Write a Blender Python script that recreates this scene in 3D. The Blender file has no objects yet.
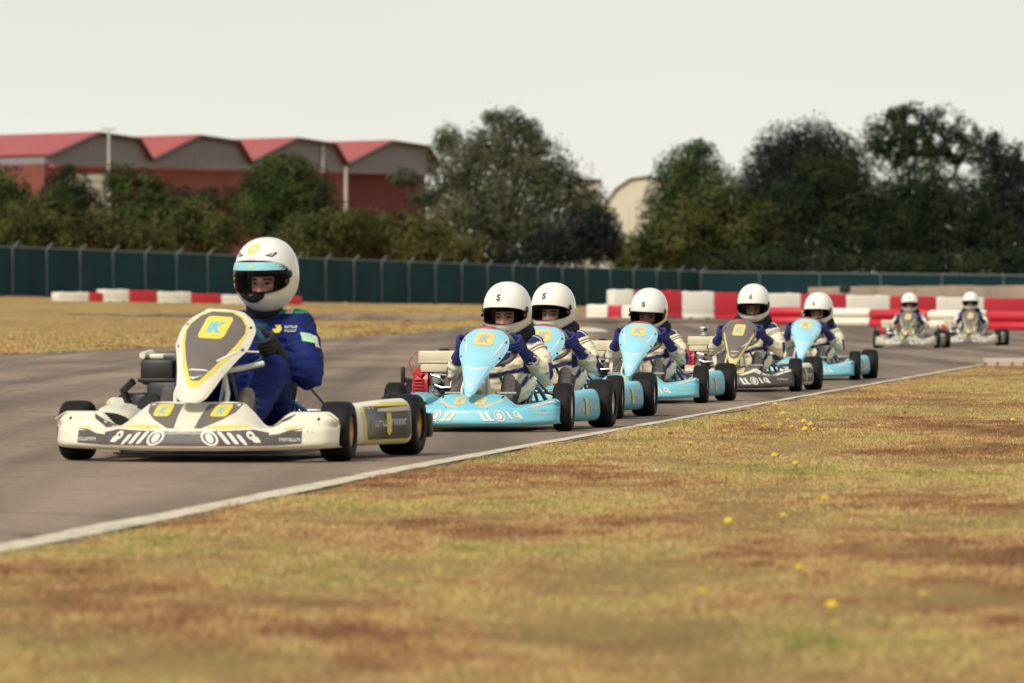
import bpy, bmesh, math, random
import numpy as np
from mathutils import Vector, Matrix, noise as mnoise
from mathutils.bvhtree import BVHTree

random.seed(7)
RNG = np.random.default_rng(11)
C = bpy.context.scene.collection
SC = bpy.context.scene
R = math.radians
F = 5689.0          # focal length in pixels of a 1024 px wide frame (200 mm on full frame)
CX, HY = 512.0, 303.0
EYE = 0.68

# ------------------------------------------------------------------ terrain
def sstep(a, b, x):
    t = np.clip((np.asarray(x, float) - a) / (b - a), 0, 1)
    return t * t * (3 - 2 * t)

def ground_z(X, d):
    X = np.asarray(X, float); d = np.asarray(d, float)
    r = X / np.maximum(d, 1.0)
    g = np.clip(0.53 - 4.5 * r, 0.06, 1.15)
    t = np.clip((r + .02) / .035, 0, 1)
    a, b = 95 - 15 * t, 230 - 60 * t
    q = np.clip((d - a) / (b - a), 0, 1)
    return q * q * (3 - 2 * q) * g

def gz(X, d):
    return float(ground_z(X, d))

def hit(px, py):
    """ground point seen at that spot of the photograph (used once, to survey real positions)"""
    r = (px - CX) / F
    lo, hi = 5.0, 420.0
    best = None
    ds = np.linspace(lo, hi, 8000)
    zs = ground_z(r * ds, ds)
    ys = HY + (EYE - zs) * F / ds
    k = int(np.argmin(np.abs(ys - py)))
    d = float(ds[k])
    return r * d, d

def PT(px, py, d):
    s = F / d
    return Vector(((px - CX) / s, d, EYE + (HY - py) / s))

# ------------------------------------------------------------------ materials
MATS = {}
def mat(name, col, rough=0.5, metal=0.0, var=0.10, vscale=6.0, bump=0.0, bscale=80.0, coat=0.0, spec=0.5, dirt=None, dscale=3.0, damt=0.3):
    if name in MATS: return MATS[name]
    m = bpy.data.materials.new(name); m.use_nodes = True
    nt = m.node_tree; b = nt.nodes['Principled BSDF']
    b.inputs['Roughness'].default_value = rough
    b.inputs['Metallic'].default_value = metal
    b.inputs['Coat Weight'].default_value = coat
    b.inputs['Coat Roughness'].default_value = 0.12
    b.inputs['Specular IOR Level'].default_value = spec
    tc = nt.nodes.new('ShaderNodeTexCoord')
    n = nt.nodes.new('ShaderNodeTexNoise'); n.inputs['Scale'].default_value = vscale; n.inputs['Detail'].default_value = 5
    nt.links.new(tc.outputs['Object'], n.inputs['Vector'])
    mx = nt.nodes.new('ShaderNodeMix'); mx.data_type = 'RGBA'
    c = np.array(col[:3], float)
    mx.inputs[6].default_value = (*np.clip(c * (1 - var), 0, 1), 1)
    mx.inputs[7].default_value = (*np.clip(c * (1 + var), 0, 1), 1)
    nt.links.new(n.outputs['Fac'], mx.inputs[0])
    out = mx.outputs[2]
    if dirt is not None:
        n2 = nt.nodes.new('ShaderNodeTexNoise'); n2.inputs['Scale'].default_value = dscale; n2.inputs['Detail'].default_value = 8; n2.inputs['Roughness'].default_value = 0.7
        nt.links.new(tc.outputs['Object'], n2.inputs['Vector'])
        rp = nt.nodes.new('ShaderNodeMapRange'); rp.inputs[1].default_value = 0.48; rp.inputs[2].default_value = 0.72; rp.inputs[3].default_value = 0; rp.inputs[4].default_value = damt
        nt.links.new(n2.outputs['Fac'], rp.inputs[0])
        m2 = nt.nodes.new('ShaderNodeMix'); m2.data_type = 'RGBA'
        nt.links.new(rp.outputs[0], m2.inputs[0]); nt.links.new(out, m2.inputs[6]); m2.inputs[7].default_value = (*dirt, 1)
        out = m2.outputs[2]
    nt.links.new(out, b.inputs['Base Color'])
    if bump:
        n3 = nt.nodes.new('ShaderNodeTexNoise'); n3.inputs['Scale'].default_value = bscale; n3.inputs['Detail'].default_value = 4
        nt.links.new(tc.outputs['Object'], n3.inputs['Vector'])
        bp = nt.nodes.new('ShaderNodeBump'); bp.inputs['Strength'].default_value = bump; bp.inputs['Distance'].default_value = 0.01
        nt.links.new(n3.outputs['Fac'], bp.inputs['Height']); nt.links.new(bp.outputs[0], b.inputs['Normal'])
    MATS[name] = m
    return m

def glass_mat(name, tint, refl=0.12, dens=0.9):
    m = bpy.data.materials.new(name); m.use_nodes = True
    nt = m.node_tree; nt.nodes.clear()
    o = nt.nodes.new('ShaderNodeOutputMaterial'); mix = nt.nodes.new('ShaderNodeMixShader')
    t = nt.nodes.new('ShaderNodeBsdfTransparent'); g = nt.nodes.new('ShaderNodeBsdfGlossy')
    lw = nt.nodes.new('ShaderNodeLayerWeight'); lw.inputs['Blend'].default_value = refl
    t.inputs['Color'].default_value = (*tint, 1); g.inputs['Roughness'].default_value = 0.06; g.inputs['Color'].default_value = (.8, .8, .8, 1)
    nt.links.new(lw.outputs['Fresnel'], mix.inputs[0]); nt.links.new(t.outputs[0], mix.inputs[1]); nt.links.new(g.outputs[0], mix.inputs[2])
    nt.links.new(mix.outputs[0], o.inputs['Surface'])
    MATS[name] = m
    return m

def attr_mat(name, rough=0.75, bump=0.5, bscale=55):
    m = bpy.data.materials.new(name); m.use_nodes = True
    nt = m.node_tree; b = nt.nodes['Principled BSDF']
    a = nt.nodes.new('ShaderNodeAttribute'); a.attribute_name = 'paint'
    nt.links.new(a.outputs['Color'], b.inputs['Base Color'])
    b.inputs['Roughness'].default_value = rough
    b.inputs['Specular IOR Level'].default_value = 0.25
    tc = nt.nodes.new('ShaderNodeTexCoord'); n3 = nt.nodes.new('ShaderNodeTexNoise'); n3.inputs['Scale'].default_value = bscale; n3.inputs['Detail'].default_value = 4
    nt.links.new(tc.outputs['Object'], n3.inputs['Vector'])
    bp = nt.nodes.new('ShaderNodeBump'); bp.inputs['Strength'].default_value = bump; bp.inputs['Distance'].default_value = 0.01
    nt.links.new(n3.outputs['Fac'], bp.inputs['Height']); nt.links.new(bp.outputs[0], b.inputs['Normal'])
    MATS[name] = m
    return m

DIRT = (.16, .12, .08)
M_white = mat('white_bodywork', (.76, .71, .56),   .42, var=.05, coat=.15, dirt=(.42, .36, .26), dscale=7, damt=.4)
M_dgrey = mat('dark_grey_vinyl', (.080, .066, .064), .5, coat=.08, dirt=(.16, .13, .10), dscale=9, damt=.4)
M_black = mat('black_vinyl', (.018, .017, .018), .35, coat=.3)
M_midgrey = mat('mid_grey_vinyl', (.15, .125, .108), .45, coat=.1, dirt=(.24, .20, .15), dscale=9, damt=.4)
M_yellow = mat('yellow_vinyl', (.72, .60, .09), .4)
M_paleyellow = mat('pale_yellow_vinyl', (.66, .57, .20), .4)
M_grip = mat('blue_rim_grip', (.035, .13, .20), .6)
M_noselit = mat('lit_blue_panel', (.30, .64, .78), .40, var=.06, coat=.2, dirt=(.30, .44, .46), dscale=8, damt=.4)  # bodywork blue made paler for the light the sloping panel catches
M_blue = mat('light_blue_bodywork', (.19, .57, .70), .42, var=.06, coat=.15, dirt=(.25, .36, .36), dscale=8, damt=.45)
M_paleblue = mat('pale_blue_vinyl', (.38, .70, .84), .35, var=.05, coat=.3)
M_lettering = mat('off_white_lettering', (.72, .70, .62), .5)
M_greytext = mat('grey_lettering', (.40, .42, .42), .5)
M_cyan = mat('cyan_lettering', (.16, .50, .68), .5)
M_beige = mat('beige_vinyl', (.60, .52, .40), .5)
M_tyre = mat('tyre_rubber', (.008, .0075, .008), .68, var=.2, vscale=20, dirt=(.035, .030, .027), dscale=12, damt=.35, bump=.25, bscale=140, spec=.25)
M_gold = mat('bronze_rim', (.52, .30, .11), .38, metal=.85)
M_silver = mat('silver_rim', (.55, .52, .48), .38, metal=.8)
M_steel = mat('steel_tube', (.42, .42, .42), .35, metal=.8)
M_chassis = mat('dark_chassis', (.05, .05, .055), .4, metal=.3)
M_bluetube = mat('blue_tube', (.06, .22, .42), .4)
M_seat = mat('seat_shell', (.55, .52, .44), .45)
M_tank = mat('cream_tank', (.66, .60, .42), .4, dirt=(.30, .24, .14), dscale=8, damt=.5)
M_red = mat('red_engine_cover', (.42, .02, .03), .4)
M_engine = mat('engine_metal', (.16, .15, .14), .5, metal=.4, var=.4, vscale=25)
M_rubberblack = mat('black_plastic', (.012, .012, .013), .5)
M_hose = mat('red_hose', (.40, .04, .03), .5)
M_helmet = mat('helmet_shell', (.84, .815, .74), .22, var=.02, coat=.6, spec=.5)
M_trim = mat('helmet_trim', (.012, .012, .014), .5)
M_visorstrip = mat('visor_strip', (.30, .62, .72), .35)
M_glove = mat('navy_glove', (.022, .028, .17), .7, bump=.6, bscale=120)
M_bglove = mat('black_glove', (.014, .014, .016), .7, bump=.6, bscale=120)
M_greybody = mat('dusty_grey_bodywork', (.48, .44, .36), .5, var=.2, vscale=14, dirt=(.15, .12, .09), dscale=9, damt=.8)
M_boot = mat('grey_boot', (.065, .058, .053), .8, dirt=(.24, .215, .185), dscale=20, damt=.6)
M_brace = mat('neck_brace_foam', (.008, .008, .011), .85, bump=.5, bscale=90)
M_suit = attr_mat('suit_cloth')
M_green = mat('green_patch', (.05, .36, .17), .7)
M_palegreen = mat('pale_green_patch', (.40, .68, .45), .7)
M_clear = glass_mat('clear_visor', (.74, .70, .70), .10)
M_tint = glass_mat('tinted_visor', (.66, .62, .63), .2)

# ------------------------------------------------------------------ mesh builder
class MB:
    def __init__(s):
        s.v = []; s.f = []; s.m = []
    def add(s, V, Fs, m=0):
        o = len(s.v); s.v.extend([tuple(map(float, p)) for p in V])
        s.f.extend([tuple(i + o for i in f) for f in Fs]); s.m.extend([m] * len(Fs) if isinstance(m, int) else list(m))
        return s
    def grid(s, P, m=0, closed_u=False, closed_v=False, flip=False):
        P = np.asarray(P, float); n, k = P.shape[:2]
        Fs = []
        for i in range(n if closed_u else n - 1):
            for j in range(k if closed_v else k - 1):
                a, b, c, d = i * k + j, ((i + 1) % n) * k + j, ((i + 1) % n) * k + (j + 1) % k, i * k + (j + 1) % k
                Fs.append((a, d, c, b) if flip else (a, b, c, d))
        return s.add(P.reshape(-1, 3), Fs, m)
    def shell(s, P, t, m=0, flip=False, inner=None):
        """a grid with real thickness t (away from its normals)"""
        P = np.asarray(P, float); n, k = P.shape[:2]
        du = np.gradient(P, axis=0); dv = np.gradient(P, axis=1)
        N = np.cross(du, dv); N /= np.maximum(np.linalg.norm(N, axis=2, keepdims=True), 1e-9)
        if flip: N = -N
        Q = P - N * t
        s.grid(P, m, flip=flip); s.grid(Q, m if inner is None else inner, flip=not flip)
        def rim(A, B):
            s.grid(np.stack([A, B]), m)
        rim(P[0], Q[0]); rim(P[-1], Q[-1]); rim(P[:, 0], Q[:, 0]); rim(P[:, -1], Q[:, -1])
        return s
    def tube(s, pts, r, n=10, m=0, closed=False, caps=True):
        pts = [Vector(p) for p in pts]; L = len(pts)
        rs = r if hasattr(r, '__len__') else [r] * L
        rings = []; prev = None
        for i in range(L):
            if closed: t = (pts[(i + 1) % L] - pts[i - 1])
            else: t = pts[min(i + 1, L - 1)] - pts[max(i - 1, 0)]
            t.normalize()
            if prev is None:
                a = Vector((0, 0, 1)) if abs(t.z) < .9 else Vector((1, 0, 0))
                u = t.cross(a).normalized()
            else:
                u = (prev - t * prev.dot(t)).normalized()
            prev = u; w = t.cross(u)
            rings.append([pts[i] + (u * math.cos(q) + w * math.sin(q)) * rs[i] for q in [2 * math.pi * k / n for k in range(n)]])
        o = len(s.v)
        s.grid(np.array([[tuple(p) for p in rg] for rg in rings]), m, closed_u=closed, closed_v=True)
        if caps and not closed:
            s.f.append(tuple(o + k for k in range(n))); s.m.append(m)
            s.f.append(tuple(o + (L - 1) * n + k for k in reversed(range(n)))); s.m.append(m)
        return s
    def capsule(s, p, q, r1, r2, n=14, m=0):
        p = Vector(p); q = Vector(q); t = (q - p)
        L = max(t.length, 1e-4); t = t / L
        pts = []; rs = []
        for a in np.linspace(-90, 0, 6):
            pts.append(p + t * r1 * math.sin(R(a))); rs.append(max(r1 * math.cos(R(a)), 1e-4))
        for a in np.linspace(0, 90, 6):
            pts.append(q + t * r2 * math.sin(R(a))); rs.append(max(r2 * math.cos(R(a)), 1e-4))
        return s.tube(pts, rs, n, m)
    def lathe(s, prof, origin=(0, 0, 0), axis='x', n=40, m=0, closed=False):
        """prof: (distance along axis, radius)"""
        P = []
        for (h, r) in prof:
            ring = []
            for k in range(n):
                a = 2 * math.pi * k / n
                c, d = r * math.cos(a), r * math.sin(a)
                p = {'x': (h, c, d), 'y': (c, h, d), 'z': (c, d, h)}[axis]
                ring.append((p[0] + origin[0], p[1] + origin[1], p[2] + origin[2]))
            P.append(ring)
        return s.grid(np.array(P), m, closed_v=True, closed_u=closed)
    def rbox(s, c, size, r=0.01, m=0, seg=2, M=None):
        b = bmesh.new(); bmesh.ops.create_cube(b, size=1)
        for v in b.verts: v.co = Vector((v.co.x * size[0], v.co.y * size[1], v.co.z * size[2]))
        if r > 0: bmesh.ops.bevel(b, geom=list(b.edges), offset=min(r, min(size) * .49), segments=seg, profile=.5, affect='EDGES')
        b.verts.index_update()
        V = [v.co.copy() for v in b.verts]
        if M is not None: V = [M @ v for v in V]
        V = [v + Vector(c) for v in V]
        s.add(V, [tuple(v.index for v in f.verts) for f in b.faces], m); b.free()
        return s
    def ellipsoid(s, c, rad, n=16, k=10, m=0, M=None):
        V = []
        for i in range(k + 1):
            a = math.pi * i / k
            for j in range(n):
                q = 2 * math.pi * j / n
                p = Vector((rad[0] * math.sin(a) * math.cos(q), rad[1] * math.sin(a) * math.sin(q), rad[2] * math.cos(a)))
                if M is not None: p = M @ p
                V.append(p + Vector(c))
        V = np.array([tuple(p) for p in V]).reshape(k + 1, n, 3)
        return s.grid(V, m, closed_v=True)
    def bvh(s):
        return BVHTree.FromPolygons([Vector(p) for p in s.v], [list(f) for f in s.f])
    def decal(s, bvh, V2, F2, O, U, V, D, m, off=.0018, res=.02):
        """project a flat 2D shape along D onto the surface and lay it on as faces of this mesh"""
        O = Vector(O); U = Vector(U); V = Vector(V); D = Vector(D).normalized()
        b = bmesh.new()
        vs = [b.verts.new((p[0], p[1], 0)) for p in V2]
        for f in F2:
            try: b.faces.new([vs[i] for i in f])
            except ValueError: pass
        bmesh.ops.triangulate(b, faces=list(b.faces))
        for _ in range(6):
            lg = [e for e in b.edges if e.calc_length() > res]
            if not lg: break
            bmesh.ops.subdivide_edges(b, edges=lg, cuts=1)
            bmesh.ops.triangulate(b, faces=[f for f in b.faces if len(f.verts) > 3])
        out = {}
        for v in b.verts:
            o = O + U * v.co.x + V * v.co.y - D * 1.0
            loc, nor, idx, dist = bvh.ray_cast(o, D, 3.0)
            if loc is not None:
                out[v] = loc - D * off
        remap = {}; VV = []
        FF = []
        for f in b.faces:
            if not all(v in out for v in f.verts): continue
            ps = [out[v] for v in f.verts]
            if max((ps[i] - ps[i - 1]).length for i in range(3)) > max(5 * res, .05): continue
            idx = []
            for v in f.verts:
                if v not in remap: remap[v] = len(VV); VV.append(out[v])
                idx.append(remap[v])
            nrm = (ps[1] - ps[0]).cross(ps[2] - ps[0])
            if nrm.dot(D) > 0: idx.reverse()
            FF.append(tuple(idx))
        b.free()
        s.add(VV, FF, m)
    def poly(s, bvh, pts, O, U, V, D, m, **k):
        s.decal(bvh, pts, [tuple(range(len(pts)))], O, U, V, D, m, **k)
    def mesh(s, name, mats, sharp=40):
        me = bpy.data.meshes.new(name)
        me.from_pydata(s.v, [], s.f)
        for mm in mats: me.materials.append(mm)
        me.polygons.foreach_set('material_index', np.array(s.m, dtype=np.int32))
        me.polygons.foreach_set('use_smooth', np.ones(len(s.f), dtype=bool))
        me.update()
        if sharp: me.set_sharp_from_angle(angle=R(sharp))
        return me
    def build(s, name, mats, parent=None, sharp=40):
        if not isinstance(mats, (list, tuple)): mats = [mats]
        return link(name, s.mesh(name, mats, sharp), parent)

def link(name, me, parent=None):
    o = bpy.data.objects.new(name, me); C.objects.link(o)
    if parent is not None: o.parent = parent
    return o

def tag(o, label=None, cat=None, group=None, kind=None):
    if label: o['label'] = label
    if cat: o['category'] = cat
    if group: o['group'] = group
    if kind: o['kind'] = kind
    return o

def empty(name, loc=(0, 0, 0), rz=0, parent=None):
    o = bpy.data.objects.new(name, None); C.objects.link(o)
    o.location = loc; o.rotation_euler = (0, 0, rz); o.empty_display_size = .1
    if parent is not None: o.parent = parent
    return o

def copy_tree(o, parent=None):
    c = o.copy(); C.objects.link(c)
    if parent is not None: c.parent = parent
    for ch in [x for x in bpy.data.objects if x.parent == o]: copy_tree(ch, c)
    return c

# 2D shapes -------------------------------------------------------
def rrect(cx, cy, w, h, r, n=5, skew=0.0, taper=0.0):
    pts = []
    for (sx, sy, a0) in ((1, 1, 0), (-1, 1, 90), (-1, -1, 180), (1, -1, 270)):
        for i in range(n):
            a = R(a0 + 90 * i / (n - 1))
            x = sx * (w / 2 - r) + r * math.cos(a); y = sy * (h / 2 - r) + r * math.sin(a)
            pts.append((cx + x * (1 + taper * y / h) + skew * y, cy + y))
    return pts

def ring2d(cx, cy, rx, ry, w, n=28, skew=0.0):
    V = []; Fs = []
    for i in range(n):
        a = 2 * math.pi * i / n
        for k in (1.0, 1 - w):
            x, y = rx * k * math.cos(a), ry * k * math.sin(a)
            V.append((cx + x + skew * y, cy + y))
    for i in range(n):
        j = (i + 1) % n
        Fs.append((2 * i, 2 * j, 2 * j + 1, 2 * i + 1))
    return V, Fs

_TXT = {}
def text2d(body, shear=0.0, off=0.0):
    key = (body, shear, off)
    if key in _TXT: return _TXT[key]
    cu = bpy.data.curves.new('lettering', 'FONT'); cu.body = body; cu.size = 1; cu.shear = shear; cu.offset = off
    cu.align_x = 'CENTER'; cu.align_y = 'CENTER'; cu.resolution_u = 3
    o = bpy.data.objects.new('lettering', cu); C.objects.link(o)
    dg = bpy.context.evaluated_depsgraph_get(); dg.update()
    me = bpy.data.meshes.new_from_object(o.evaluated_get(dg))
    V = [(v.co.x, v.co.y) for v in me.vertices]; Fs = [tuple(p.vertices) for p in me.polygons]
    bpy.data.objects.remove(o); bpy.data.meshes.remove(me)
    a = np.array(V); c = (a.max(0) + a.min(0)) / 2; h = a[:, 1].max() - a[:, 1].min()
    V = [((x - c[0]) / h, (y - c[1]) / h) for x, y in V]
    _TXT[key] = (V, Fs)
    return _TXT[key]

def put2d(V, cx, cy, sx, sy=None, rot=0.0, mir=False):
    sy = sx if sy is None else sy
    c, s_ = math.cos(rot), math.sin(rot)
    out = []
    for x, y in V:
        x, y = x * sx * (-1 if mir else 1), y * sy
        out.append((cx + x * c - y * s_, cy + x * s_ + y * c))
    return out

def tiny_letters(cx, cy, w, h, n, seed=1):
    """a line of lettering too small to read in the photograph"""
    rr = random.Random(seed); V = []; Fs = []
    step = w / n
    for i in range(n):
        x = cx - w / 2 + (i + .1) * step; ww = step * .72; k = rr.random()
        def q(x0, y0, x1, y1):
            o = len(V); V.extend([(x0, y0), (x1, y0), (x1, y1), (x0, y1)]); Fs.append((o, o + 1, o + 2, o + 3))
        q(x, cy - h / 2, x + ww * .34, cy + h / 2)
        if k < .35: q(x + ww * .38, cy + h * .22, x + ww, cy + h / 2)
        elif k < .7: q(x + ww * .66, cy - h / 2, x + ww, cy + h / 2)
        else: q(x + ww * .38, cy - h / 2, x + ww, cy - h * .2)
    return V, Fs

def pinterp(x, xs, ys):
    """smooth (pchip-like) interpolation"""
    xs = np.asarray(xs, float); ys = np.asarray(ys, float); x = np.asarray(x, float)
    h = np.diff(xs); dl = np.diff(ys) / h
    m = np.zeros_like(ys); m[0] = dl[0]; m[-1] = dl[-1]
    for i in range(1, len(xs) - 1):
        if dl[i - 1] * dl[i] > 0: m[i] = 2 * dl[i - 1] * dl[i] / (dl[i - 1] + dl[i])
    i = np.clip(np.searchsorted(xs, x) - 1, 0, len(xs) - 2)
    t = (x - xs[i]) / h[i]; t = np.clip(t, 0, 1)
    return (2 * t**3 - 3 * t**2 + 1) * ys[i] + (t**3 - 2 * t**2 + t) * h[i] * m[i] + (-2 * t**3 + 3 * t**2) * ys[i + 1] + (t**3 - t**2) * h[i] * m[i + 1]
# ================================================================== KARTS
ADULT = dict(wb=1.05, hf=.578, hr=.610, rf=.128, rr=.136, wf=.132, wr=.180,
             fx=[0, .14, .20, .25, .33, .43, .575, .622], fzt=[.252, .255, .25, .215, .152, .214, .214, .185],
             fyt=[-.13, -.13, -.14, -.16, -.20, -.165, -.15, -.16], fyb=[-.41, -.405, -.39, -.38, -.355, -.32, -.25, -.16],
             zb=.050, zf=.140, zfe=.150,
             nz=(.255, .650), ny=(-.30, .18), nkey=[0, .06, .16, .32, .50, .66, .80, .92, 1.0],
             nhw=[.034, .062, .080, .102, .134, .163, .165, .140, .088], ncurve=.05,
             pod=[(-.28, .585, .20), (-.20, .60, .222), (0, .62, .232), (.18, .665, .252), (.30, .700, .256), (.325, .702, .250)], podx=.40, podz=.055,
             seat=(.185, .20, .44), seat_y=.20, wheel=(0, -.13, .475, .155), eng=(-.42, .20))
CADET = dict(wb=.95, hf=.452, hr=.505, rf=.128, rr=.131, wf=.100, wr=.140,
             fx=[0, .11, .160, .195, .24, .335, .435, .457], fzt=[.194, .196, .19, .165, .140, .152, .174, .162],
             fyt=[-.14, -.14, -.145, -.16, -.18, -.16, -.145, -.15], fyb=[-.37, -.365, -.355, -.345, -.33, -.285, -.21, -.15],
             zb=.030, zf=.122, zfe=.135,
             nz=(.185, .540), ny=(-.32, .155), nkey=[0, .06, .16, .32, .48, .62, .78, .92, 1.0],
             nhw=[.010, .028, .042, .062, .088, .116, .130, .116, .075], ncurve=.04,
             pod=[(-.27, .43, .155), (-.2, .445, .175), (0, .47, .19), (.18, .505, .205), (.28, .525, .212), (.30, .523, .205)], podx=.30, podz=.04,
             seat=(.16, .17, .36), seat_y=.17, wheel=(0, -.16, .425, .14), eng=(-.33, .20))

def fairing(S, kind):
    ya = -S['wb'] / 2
    hw = S['fx'][-1]
    xs = np.linspace(-hw, hw, 97); ax = np.abs(xs)
    zt = pinterp(ax, S['fx'], S['fzt']); yt = pinterp(ax, S['fx'], S['fyt']); yb = pinterp(ax, S['fx'], S['fyb'])
    zf = pinterp(ax, [0, hw * .5, hw], [S['zf'], S['zf'], S['zfe']]); zf = np.minimum(zf, zt - .012)
    zb = S['zb'] + .012 * (ax / hw) ** 3
    P = []
    for i in range(len(xs)):
        z0, z1, z2, y0, y1 = zb[i], zf[i], zt[i], ya + yb[i], ya + yt[i]
        mid = .5 * (1 - ax[i] / hw)
        cp = [(y0 + .10, z0 + .002), (y0 + .035, z0), (y0 + .010, z0 + .008), (y0, z0 + .024), (y0 + .008, z0 + (z1 - z0) * .6), (y0 + .018, z1 - .008), (y0 + .030, z1 + .003),
              (y0 + (y1 - y0) * .45, z1 + (z2 - z1) * (.52)), (y0 + (y1 - y0) * .72, z1 + (z2 - z1) * .80), (y1 - .03, z2 - .006), (y1 - .008, z2), (y1 + .004, z2 - .010), (y1 + .006, z2 - .04)]
        cp = np.array(cp); tt = np.linspace(0, len(cp) - 1, 37)
        k = np.arange(len(cp))
        P.append([(xs[i], pinterp(t, k, cp[:, 0]), pinterp(t, k, cp[:, 1])) for t in tt])
    P = np.array(P)
    mb = MB(); mb.shell(P, .004, 0, flip=False)
    bv = mb.bvh()
    O, U, V, D = (0, 0, 0), (1, 0, 0), (0, 0, 1), (0, 1, 0)
    kx = 1.0 if kind == 'white' else .955
    for sg in (1, -1):
        def M(pts): return [(sg * x * kx, z) for x, z in pts]
        def dp(pts, m, off=.0018): mb.poly(bv, M(pts), O, U, V, D, m, off=off)
        def dd(V2, F2, m, off=.003): mb.decal(bv, M(V2), F2, O, U, V, D, m, off=off)
        if kind == 'white':
            dp([(0, .072), (.36, .074), (.36, .128), (.30, .141), (.20, .136), (0, .132)], 1)
            dp([(.361, .074), (.492, .082), (.492, .146), (.44, .138), (.40, .122), (.361, .118)], 1)
            dp([(.055, .245), (.045, .146), (.075, .146), (.150, .182), (.192, .212), (.208, .246), (.19, .250)], 10)
            dp([(.09, .150), (.19, .146), (.255, .151), (.29, .146), (.27, .158), (.20, .160), (.13, .158)], 2)
            dp([(.335, .150), (.42, .195), (.445, .207), (.43, .185), (.36, .146)], 1)
            dp([(.41, .140), (.455, .152), (.478, .158), (.455, .145)], 2, off=.003)
            dp(rrect(.128, .220, .075, .050, .012, skew=.1), 2, off=.003)
            V2, F2 = text2d('K', .25, .03)
            mb.decal(bv, put2d(V2, sg * .128, .220, .033, .028), F2, O, U, V, D, 4, off=.0045)
            sk = -.45
            V2, F2 = ring2d(.118, .105, .036, .033, .26, skew=sk); dd(V2, F2, 3)
            V2, F2 = ring2d(.118, .105, .016, .020, .9, skew=sk); dd(V2, F2, 3)
            for j, (x, h) in enumerate(((.178, .054), (.215, .050), (.250, .036))):
                pts = rrect(x, .106 - .002 * j, .019, h, .007, skew=-.85); dp(pts, 3, .003)
            dp(rrect(.268, .082, .014, .012, .004, skew=-.7), 3, .003)
            V2, F2 = ring2d(.288, .116, .017, .019, .60, skew=sk); dd(V2, F2, 3)
            dp(rrect(.309, .099, .030, .026, .006, skew=-.7), 3, .003)
            V2, F2 = tiny_letters(.445, .098, .085, .014, 11, 4); dd(V2, F2, 3)
        else:
            tx = 3
            if kind == 'grey':
                dp([(0, .040), (.33, .044), (.468, .054), (.468, .145), (.40, .134), (.33, .120), (.22, .130), (0, .124)], 1)
                dp([(0, .19), (0, .127), (.06, .128), (.13, .150), (.160, .180), (.150, .191)], 8)
                dp([(.05, .128), (.09, .128), (.16, .150), (.18, .172), (.172, .178), (.14, .152)], 9, .003)
                dp([(.145, .160), (.215, .134), (.30, .122), (.31, .128), (.23, .146), (.175, .182), (.160, .186)], 9, .003)
                dp([(.31, .158), (.33, .148), (.40, .160), (.455, .170), (.455, .178), (.40, .170)], 9, .003)
                sw = 0
            elif kind == 'pale':
                dp([(0, .046), (.20, .048), (.26, .085), (.16, .122), (0, .122)], 1)
                dp([(0, .19), (0, .125), (.04, .126), (.10, .150), (.120, .180), (.110, .191)], 8)
                dp([(.31, .060), (.44, .066), (.44, .075), (.31, .070)], 1)
                sw = 0
            else:
                sw = 5
                dp([(.045, .127), (.10, .128), (.165, .153), (.188, .176), (.178, .180), (.14, .156)], sw)
            dp([(.318, .124), (.335, .138), (.452, .171), (.462, .160), (.40, .143), (.345, .124)], 5 if kind == 'blue' else 9, .0035)
            dp(rrect(.058, .163, .062, .040, .010), 2, .0035)
            V2, F2 = text2d('K', .25, .03)
            mb.decal(bv, put2d(V2, sg * .058 * kx, .163, .026, .023), F2, O, U, V, D, 4, off=.005)
            sk = -.45
            for x in (.085, .118): dp(rrect(x, .083, .017, .048, .004, skew=-.8), tx, .003); dp([(x + .012, .060), (x + .034, .060), (x + .034, .069), (x + .012, .069)], tx, .0032)
            V2, F2 = ring2d(.178, .086, .030, .030, .22, skew=sk); dd(V2, F2, tx)
            V2, F2 = ring2d(.178, .086, .014, .019, .85, skew=sk); dd(V2, F2, tx)
            dp(rrect(.228, .090, .013, .040, .003, skew=-.75), tx, .003); dp([(.236, .070), (.252, .070), (.252, .078), (.236, .078)], tx, .0032)
            V2, F2 = ring2d(.268, .094, .018, .018, .5, skew=sk); dd(V2, F2, tx)
            dp(rrect(.286, .083, .019, .028, .005, skew=-.8), tx, .003)
            V2, F2 = tiny_letters(.395, .098, .085, .012, 11, 4); dd(V2, F2, tx)
    # rubber specks and stone chips thrown up on to the front face
    rs = random.Random(5)
    for _ in range(24):
        x = rs.uniform(-1, 1) * hw * .93; z = rs.uniform(S['zb'] + .015, S['zf'] + .03) ; q = rs.uniform(.0010, .0028)
        mb.poly(bv, [(x + q * math.cos(a) * rs.uniform(.6, 1.3), z + q * math.sin(a)) for a in (0, 1.2, 2.5, 3.8, 5)], O, U, V, D, 11, off=.0052)
    for sg in (1, -1):      # fixing bolts
        for (x, z) in ((hw * .35, S['fzt'][0] - .012), (hw * .88, S['zfe'] + .035)):
            mb.poly(bv, [(sg * x + .006 * math.cos(a), z + .006 * math.sin(a)) for a in np.linspace(0, 6.28, 9)[:-1]], O, U, V, D, 11, off=.0055)
    return mb

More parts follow.
